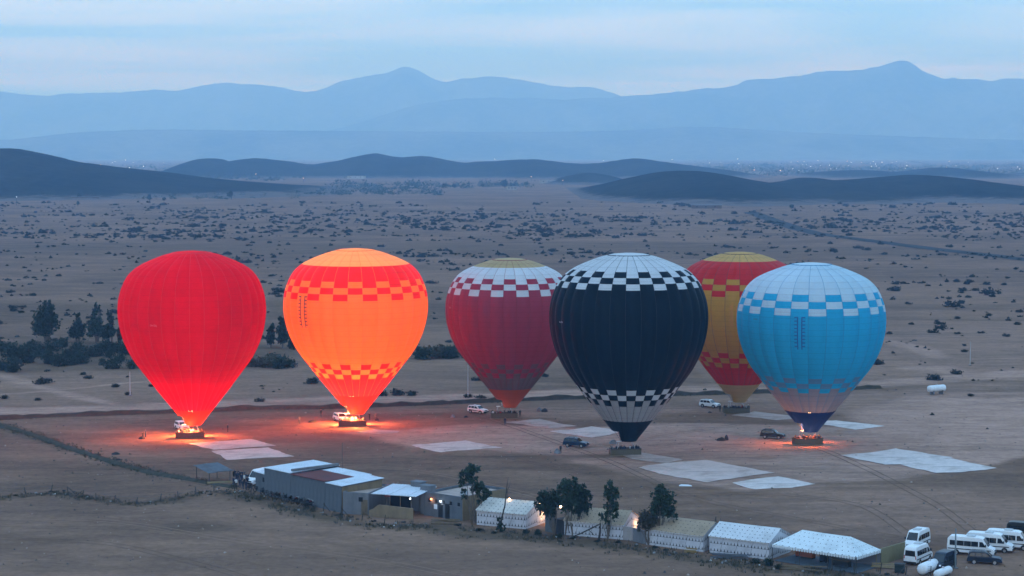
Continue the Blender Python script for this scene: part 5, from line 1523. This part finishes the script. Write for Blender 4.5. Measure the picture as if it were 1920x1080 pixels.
# --- tall trees beyond the road on the left
def zz6(x, y): return (x/3.857, 480 + y/3.857)
for i, (x, yb, yt, w, lab, mat, n) in enumerate(((338,625,325,170,'broadest of the tall trees above the dark bushes at left',FOL_DARK,3600), (562,620,418,105,'short leaning tree, second of the tall trees at left',FOL_DARK,1800), (702,630,343,105,'thin two-stemmed tree, third of the tall trees at left',FOL_EUC,2000), (797,630,395,95,'pointed dense tree close to the red balloon',FOL_DARK,2200), (866,625,525,42,'smallest tree right against the red balloon',FOL_DARK,800))):
    px, py = zz6(x, yb); g = G(px, py); k = PPM(g)*3.857
    H = (yb-yt)/k; W = w/k/2*1.35
    rs = random.Random(40+i)
    bl = []
    for j in range(9):
        t = j/8; z = H*(.30+.66*t); ww = W*(1.0-.62*t**1.5)*(.75+.25*math.sin(3*t+i))
        bl.append((rs.uniform(-.35,.35)*W*(1-t*.5), z, ww*.62, H*.09))
        if i in (0, 2): bl.append((rs.choice((-1,1))*W*.5*(1-t*.6), z-.3, ww*.45, H*.08))
    tree(lab, px, py, H, bl, .34, n, mat, M_BARK, ((-.3,0),(.35,.2)), .2, 'tall trees beyond the dark bushes', 40+i, .2, spread=.3)
for i, (px, py, top, w, lab) in enumerate(((508,652,607,16,'narrow tree in the gap left of the orange balloon, leftmost'), (530,653,594,24,'tallest tree in the gap left of the orange balloon'), (548,656,632,13,'short tree touching the edge of the orange balloon'))):
    g = G(px, py); k = PPM(g); H = (py-top)/k; W = w/k/2; rs = random.Random(60+i)
    bl = [(rs.uniform(-.4,.4)*W, H*(.3+.65*j/7), W*(1-.5*(j/7)**1.4)*.7, H*.1) for j in range(8)]
    tree(lab, px, py, H, bl, .34, 1600, FOL_DARK, M_BARK, ((0,0),), .18, 'trees in the gap between two balloons', 60+i, spread=.3)

# ------------------------------------------------------------------ shrubs
def shrub_mesh(name, n, seed, leaf, mat, lumps=5, flat=.36):
    rs = random.Random(seed); bl = []
    for k in range(lumps):
        a = rs.uniform(0, 6.28); d = rs.uniform(0, .55)
        rr = rs.uniform(.28, .5)
        bl.append((math.cos(a)*d, math.sin(a)*d*.8, flat*rs.uniform(.3,.55), rr, flat*rs.uniform(.45,.75)))
    v, f = leaf_cloud(bl, n, leaf, rs, 0, 6, .25)
    v = [(x, y, max(z, .01)) for x, y, z in v]
    return mkmesh(name, v, f, [mat])
SH_N = [shrub_mesh('desert_shrub', 420, 100+i, .085, FOL_SHRUB, 5+i % 3, .34+.04*(i % 3)) for i in range(6)]
SH_R = [shrub_mesh('round_bush', 900, 120+i, .075, FOL_OLIVE, 7, .78) for i in range(5)]
SH_P = [shrub_mesh('reed_bush', 900, 130+i, .08, FOL_REED, 7, .6) for i in range(2)]
def bush(px, py, rpx, mesh_, name, label, group, zs=1.0):
    g = G(px, py); s = rpx/PPM(g)
    o = link(name, mesh_, None, g, rng.uniform(0, 6.28)); o.scale = (s, s, s*zs)
    tag(o, label, 'shrub', group)
BEL = [(30,690,45),(90,760,85),(180,770,75),(265,730,52),(350,780,60),(440,795,62),(370,690,50),(440,660,40),(480,745,50),(545,745,42),(600,778,55),(650,730,52),(700,724,52),(735,790,34),(800,735,40),(865,765,40),(880,705,55),(930,710,42),(20,825,42),(100,840,60),(810,815,58),(960,815,45),(-50,700,70),(-60,780,80),(230,690,50),(300,710,46),(560,690,44),(760,690,50),(840,690,44),(990,720,50),(1040,760,60),(520,790,40)]
for i, (x, y, r_) in enumerate(BEL):
    px, py = zz6(x, y)
    bush(px, py, r_*1.75/3.857, SH_R[i % 5], 'round_bush', 'dark round bush in the thick belt of bushes at left', 'dark bushes in the belt at left', 1.05)
pl = G(*zz6(486,655)); pt = thing('small_palm', 'small palm standing above the dark bushes at left', 'tree', pl)
m = MB(); m.tube([(0,0,0),(0,0,1.5)], [.2,.16], 6); m.build('trunk', M_BARKD, pt)
m = MB(); rs_ = random.Random(5)
for k in range(26):
    a = rs_.uniform(0,6.28); e = rs_.uniform(.2,1.2); l = rs_.uniform(1.1,1.6); w = Vector((-math.sin(a), math.cos(a), 0))*.09
    p0 = Vector((0,0,1.5)); p1 = p0 + Vector((math.cos(a)*math.cos(e), math.sin(a)*math.cos(e), math.sin(e)))*l*.6; p2 = p1 + Vector((math.cos(a)*.5, math.sin(a)*.5, -.25))*l*.6
    m.quad(p0-w*.4, p0+w*.4, p1+w, p1-w); m.quad(p1-w, p1+w, p2+w*.2, p2-w*.2)
m.build('crown', FOL_DARK, pt)
for i, (px, py, r_, kind) in enumerate(((500,688,22,2),(528,691,20,1),(546,688,14,1),(478,687,18,2),(515,680,20,2),(788,673,20,1),(828,671,27,2),(846,672,20,1),(760,660,14,1))):
    bush(px, py, r_*1.5, (SH_P if kind == 2 else SH_R)[i % 2], 'round_bush', 'bush in the scrub behind the gap between balloons', 'bushes in the scrub behind the balloons', .9)
FIX = [zz6(640,885)+(12,), zz6(600,860)+(9,), zz6(310,920)+(21,), zz6(830,950)+(11,), zz6(920,1005)+(10,), zz6(40,1030)+(11,), zz6(280,1045)+(9,), zz6(340,835)+(7,), zz6(1085,945)+(9,), (584,719,20),(655,741,16),(745,741,18),(770,741,16),(715,742,14),(487,753,12),(893,714,13),(875,745,14),(900,746,12),(1023,707,11),(860,650,10),(842,642,9)]
FIX += [(1600+x/3.375, 480+y/3.375, r_/3.375) for x, y, r_ in ((515,787,66),(655,748,46),(700,607,36),(702,570,25),(150,687,66),(655,397,28),(855,380,28),(525,415,22),(360,434,28),(550,462,46),(500,487,44),(230,494,28),(455,584,20),(805,489,30),(970,510,31),(1040,435,32),(980,409,26),(1050,357,36),(600,274,28),(735,264,32),(690,302,38),(630,322,60),(350,305,28),(860,242,58),(690,222,38),(770,220,34),(265,222,58),(760,790,17),(790,787,10),(740,887,28),(500,1007,25),(905,775,10),(690,507,12),(240,140,18),(725,180,34),(845,182,34),(960,184,28),(975,142,26))]
SHR = [(px, py, r_) for px, py, r_ in FIX]
rs = random.Random(99)
def scatter(n, y0, y1, smin, smax, pclu=.4, x0=-260, x1=2180):
    for _ in range(n):
        py = y0 + (y1-y0)*rs.random(); px = rs.uniform(x0, x1)
        g = G(px, py)
        if fbm(g.x, g.y, 160, 3, 4.4) < -.05 and rs.random() < .7: continue
        if fbm(g.x, g.y, 60, 2, 8.8) < -.08 and rs.random() < .6: continue
        k = 1 + (rs.random() < pclu) + (rs.random() < pclu*.6) + (rs.random() < pclu*.4)
        for j in range(k):
            q = g + Vector((rs.gauss(0, 3.2), rs.gauss(0, 3.5), 0)) if j else g
            if q.y > 1780: continue
            s = rs.uniform(smin, smax)*(1 if rs.random() < .8 else 1.5)
            pp = PPM(q)
            SHR.append((960 + q.x*pp, 285 + CAM_Z*pp*1.0, s*pp/2))
scatter(1700, 386, 452, .9, 2.6, .5)
scatter(700, 386, 450, 1.4, 4.0, .5)
scatter(700, 470, 600, .5, 1.8, .4)
scatter(800, 394, 446, 1.8, 4.6, .6)
scatter(420, 372, 392, 2, 5)
scatter(260, 446, 482, 1.2, 3.4, .35)
scatter(900, 476, 565, 1.0, 3.3, .5)
scatter(260, 560, 640, .8, 2.6, .35)
scatter(120, 640, 740, .35, 1.1, .2)
SHR.sort(key=lambda t: -(t[2] if -20 < t[0] < 1940 else t[2]*.2))
for i, (px, py, r_) in enumerate(SHR[:290]):
    bush(px, py, r_*1.25, SH_N[i % 6], 'desert_shrub', 'low dark green shrub on the open desert plain', 'shrubs dotted over the plain', rs.uniform(.75, 1.15))
V, F = [], []
base = [(np.array([v.co[:] for v in shrub_mesh('tmp', 66, 200+i, .19, FOL_SHRUB, 4, .4).vertices])) for i in range(6)]
for i, (px, py, r_) in enumerate(SHR[290:]):
    g = G(px, py); s = r_*1.25/PPM(g); a = rs.uniform(0, 6.28); c_, s_ = math.cos(a), math.sin(a)
    b = base[i % 6]; n0 = len(V)
    X = (b[:,0]*c_-b[:,1]*s_)*s+g.x; Y = (b[:,0]*s_+b[:,1]*c_)*s+g.y; Z = b[:,2]*s*rs.uniform(.7,1.1)
    V += np.stack([X,Y,Z],1).tolist(); F += [(n0+k, n0+k+1, n0+k+2, n0+k+3) for k in range(0, len(b), 4)]
tag(link('scrub', mkmesh('scrub', V, F, [FOL_SHRUB])), 'countless small shrubs dotted over the far plain', 'scrub', kind='stuff')

# ------------------------------------------------------------------ verge growth: blades and weeds
V, F = [], []
def blades(P, n, spread, hmin, hmax):
    for _ in range(n):
        k = rs.randrange(len(P)-1); t = rs.random(); p = P[k].lerp(P[k+1], t)
        p = p + Vector((rs.gauss(0, spread), rs.gauss(0, spread), 0))
        if fbm(p.x, p.y, 4, 2, 3.3) < -.12: continue
        for _ in range(5):
            a = rs.uniform(0, 6.28); h = rs.uniform(hmin, hmax); l = rs.uniform(.1,.5)*h
            q = p + Vector((rs.gauss(0,.14), rs.gauss(0,.14), 0)); w = .05
            n0 = len(V)
            V.extend([(q.x-w*math.cos(a), q.y-w*math.sin(a), -.02), (q.x+w*math.cos(a), q.y+w*math.sin(a), -.02), (q.x-l*math.sin(a), q.y+l*math.cos(a), h)])
            F.append((n0, n0+1, n0+2))
RF = [resample(P, 3.0) for P in (W_FRONT, W_DITCH, W_FENCE, W_BERM)]
blades(RF[0], 1700, 1.5, .1, .42); blades(RF[1], 1100, .9, .1, .35); blades(RF[2], 600, .9, .1, .3); blades(RF[3], 700, .8, .15, .45)
tag(link('weeds', mkmesh('weeds', V, F, [FOL_REED])), 'dry weeds and grass along the ditches and verges', 'weeds', kind='stuff')
for i, (px, py, r_) in enumerate(((1440,1060,16),(1418,1056,12),(1460,1066,10),(1010,1003,13),(985,1001,10),(1048,1008,10),(1075,1010,10),(860,986,9),(900,996,12),(925,1000,10),(700,978,7),(756,980,6),(1120,1016,8),(1160,1018,8),(1226,1028,10),(1250,1032,9),(640,966,6),(575,948,8),(430,926,6),(395,928,6),(30,930,6),(95,922,6),(120,921,5),(1662,1078,8))):
    bush(px, py, r_*1.2, SH_R[i % 5] if i < 6 else SH_N[i % 6], 'verge_bush', 'dark bush growing on the verge before the tents and sheds', 'bushes on the verge before the tents', .8)

# ------------------------------------------------------------------ banks and roads
def bank(name, label, pts, w, h, mat, seed, step=1.2):
    P = resample(pts, step); v, f = [], []
    for i, p in enumerate(P):
        t = (P[min(i+1, len(P)-1)] - P[max(i-1, 0)]).normalized(); nrm = Vector((-t.y, t.x, 0))
        hh = h*(.65+.7*(.5+fbm(p.x, p.y, 3.5, 3, seed)))
        for j, (o, z) in enumerate(((-1,-.1),(-.6,.45),(-.25,.92),(.2,1.0),(.6,.5),(1,-.1))):
            q = p + nrm*(o*w*(1+.3*fbm(p.x+j*9, p.y, 2.5, 2, seed+2)))
            v.append((q.x, q.y, z*hh*(1+.25*fbm(p.x*1.5+j*5, p.y, 1.2, 2, seed+7)) if z > 0 else z))
    for i in range(len(P)-1):
        for j in range(5): f.append((i*6+j, (i+1)*6+j, (i+1)*6+j+1, i*6+j+1))
    return tag(link(name, mkmesh(name, v, f, [mat])), label, 'earth bank', kind='structure')
M_BANK = soil_mat('bank_soil', (.040,.037,.031), (.075,.062,.050), .9)
M_BANK2 = soil_mat('ditch_soil', (.045,.046,.036), (.09,.078,.062), .9)
bank('earth_bank', 'long dark earth bank behind the balloons', W_BERM, .85, .66, M_BANK, 1.0)
bank('ditch_bank', 'low scrubby bank running down to the compound', W_DITCH, 1.0, .3, M_BANK2, 2.0)
def strip(name, pts, w, z, mat, step=6.0):
    P = resample(polyline(pts), step); v, f = [], []
    for i, p in enumerate(P):
        t = (P[min(i+1, len(P)-1)] - P[max(i-1, 0)]).normalized(); nrm = Vector((-t.y, t.x, 0))
        for s in (-1, 1):
            q = p + nrm*s*w*(1+.25*fbm(p.x*.1+s, p.y*.1, 3, 2, 5)); v.append((q.x, q.y, z))
        if i: f.append((2*i-2, 2*i-1, 2*i+1, 2*i))
    return tag(link(name, mkmesh(name, v, f, [mat])), kind='structure')
strip('road', PL_ASPH, 5.5, .14, soil_mat('worn_asphalt', (.05,.05,.052), (.075,.073,.072), .05), 8)

# ------------------------------------------------------------------ far plain: belts of trees, houses, town lights
V, F = [], []
g_ = np.random.RandomState(4)
def belt(n, x0, x1, y0, y1, hmin, hmax, wmin, wmax):
    for _ in range(n):
        g = G(rs.uniform(x0, x1), rs.uniform(y0, y1)); h = rs.uniform(hmin, hmax); w = rs.uniform(wmin, wmax)
        for _ in range(22):
            c = Vector((g.x+rs.gauss(0,.45)*w, g.y+rs.gauss(0,.4)*w, abs(rs.gauss(0,.45))*h)); s = rs.uniform(.14,.3)*h
            a = Vector((rs.gauss(0,1), rs.gauss(0,1), rs.gauss(0,1))).normalized(); b = a.orthogonal().normalized(); n0 = len(V)
            V.extend([tuple(c-a*s), tuple(c+b*s*.8), tuple(c+a*s), tuple(c-b*s*.8)]); F.append((n0, n0+1, n0+2, n0+3))
belt(130, 560, 830, 352, 366, 2, 5, 4, 10)
belt(90, 620, 1000, 344, 354, 3, 7, 5, 14)
belt(60, 0, 560, 366, 374, 2, 4, 4, 10)
belt(120, 250, 560, 322, 340, 4, 8, 8, 30)
belt(420, -100, 2000, 303, 322, 5, 10, 20, 60)
belt(300, 1300, 2000, 304, 330, 5, 11, 15, 50)
tag(link('far_tree_belt', mkmesh('far_tree_belt', V, F, [FOL_DARK])), 'dark belts of far trees across the hazy plain', 'tree belt', kind='stuff')
for i, (px, py, hpx, wpx, lab) in enumerate(((946,352,16,14,'tallest dark tree of the far hamlet under the hills'), (963,354,9,12,'round tree right beside the tallest far tree'), (835,352,9,18,'low broad tree at the left of the far hamlet'), (851,353,7,10,'small round tree left in the far hamlet'), (905,352,8,9,'small tree midway in the far hamlet'), (148,373,11,6,'thin lone tree by the far wall at left'), (146,386,9,5,'thin dark post-like tree below the far wall at left'), (280,377,14,6,'thin lone tree on the far plain at left'), (308,377,8,6,'short dark tree on the far plain at left'), (432,371,12,15,'spreading lone tree on the far plain'), (1484,392,9,9,'lone tree on the far plain below the right hills'))):
    g = G(px, py); k = PPM(g); H, W = hpx/k, wpx/k/2
    tree(lab, px, py, H, [(-.25*W,H*.55,W*.7,H*.28),(.3*W,H*.6,W*.65,H*.3),(0,H*.8,W*.5,H*.2)], .16*H, 260, FOL_DARK, M_BARKD, ((0,0),), .03*H, None, 300+i)
def far_house(label, px, py, w, h, d, mat):
    rt = thing('far_house', label, 'house', G(px, py), R(rng.uniform(-10,10)))
    m = MB(); m.box(-w/2, w/2, 0, d, 0, h); m.build('wall', mat, rt)
    m = MB(); m.box(-w/2-.3, w/2+.3, -.3, d+.3, h+.01, h+.5); m.build('roof', M_BLOCK, rt)
    for k in range(3):
        m = MB(); m.box(-w*.35+k*w*.3, -w*.35+k*w*.3+1.2, -.08, .02, h*.4, h*.75); m.build('window', M_DARK, rt)
far_house('pale low house under the far hamlet trees', 960, 356, 12, 4, 8, plain('far_wall_pale', (.3,.27,.24)))
far_house('long low house at the right of the far hamlet', 1030, 344, 26, 5, 9, plain('far_wall_pale', (.3,.27,.24)))
far_house('bright white roofed house under the middle hills', 667, 335, 30, 4.5, 12, plain('far_wall_white', (.35,.35,.35)))
far_house('long ruined wall on the far plain at left', 160, 374, 26, 2.2, 2, plain('far_wall_brown', (.12,.09,.075)))
far_house('lit factory roof in the plain beyond the right hills', 1414, 327, 50, 6, 15, plain('far_wall_pale', (.3,.27,.24)))
far_house('low brown house on the plain below the right hill', 1325, 391, 24, 2.5, 6, plain('far_wall_brown', (.12,.09,.075)))
LTS = [(235,303),(243,320),(211,309),(357,306),(486,322),(480,334),(569,343),(996,340),(1055,348),(1383,297),(1385,311),(1414,325),(1463,326),(1498,326),(1643,316),(1700,315),(1912,323),(1908,318),(1870,322),(1330,309),(1132,303),(928,291+10),(1260,302),(31,385),(790,300)]
LTS += [(rs.gauss(1600,60), rs.uniform(305,323)) for _ in range(22)] + [(rs.uniform(1300,1920), rs.uniform(303,322)) for _ in range(16)] + [(rs.uniform(100,360), rs.uniform(303,318)) for _ in range(5)]
GL = [glow('lamp_far_white', (.85,.92,1.0), 6.0), glow('lamp_far_warm', (1.0,.62,.35), 7.0)]
bm = bmesh.new(); bmesh.ops.create_icosphere(bm, subdivisions=1, radius=1.0); LM = []
for q in GL:
    me = bpy.data.meshes.new('lamp_head'); bm.to_mesh(me); me.materials.append(q); LM.append(me)
bm.free()
for i, (px, py) in enumerate(LTS):
    g = G(px, max(py, 300.5)); D = g.y
    warm = i in (4, 5, 6, 7, 8, 11) or rs.random() < .12
    o = thing('floodlight', ('warm lit lamp far off on the plain' if warm else 'white lit lamp of the far town on the plain'), 'lamp', g, 0, 'warm lamps far off on the plain' if warm else 'lamps of the far town')
    s = D/FPX*(.5 if i < 25 else rs.uniform(.25,.5))
    h = link('lamp_head', LM[1 if warm else 0], o, (0, 0, 7)); h.scale = (s, s, s)
    m = MB(); m.tube([(0,0,0),(0,0,7)], [.25,.2], 5); m.build('mast', M_POLE, o)
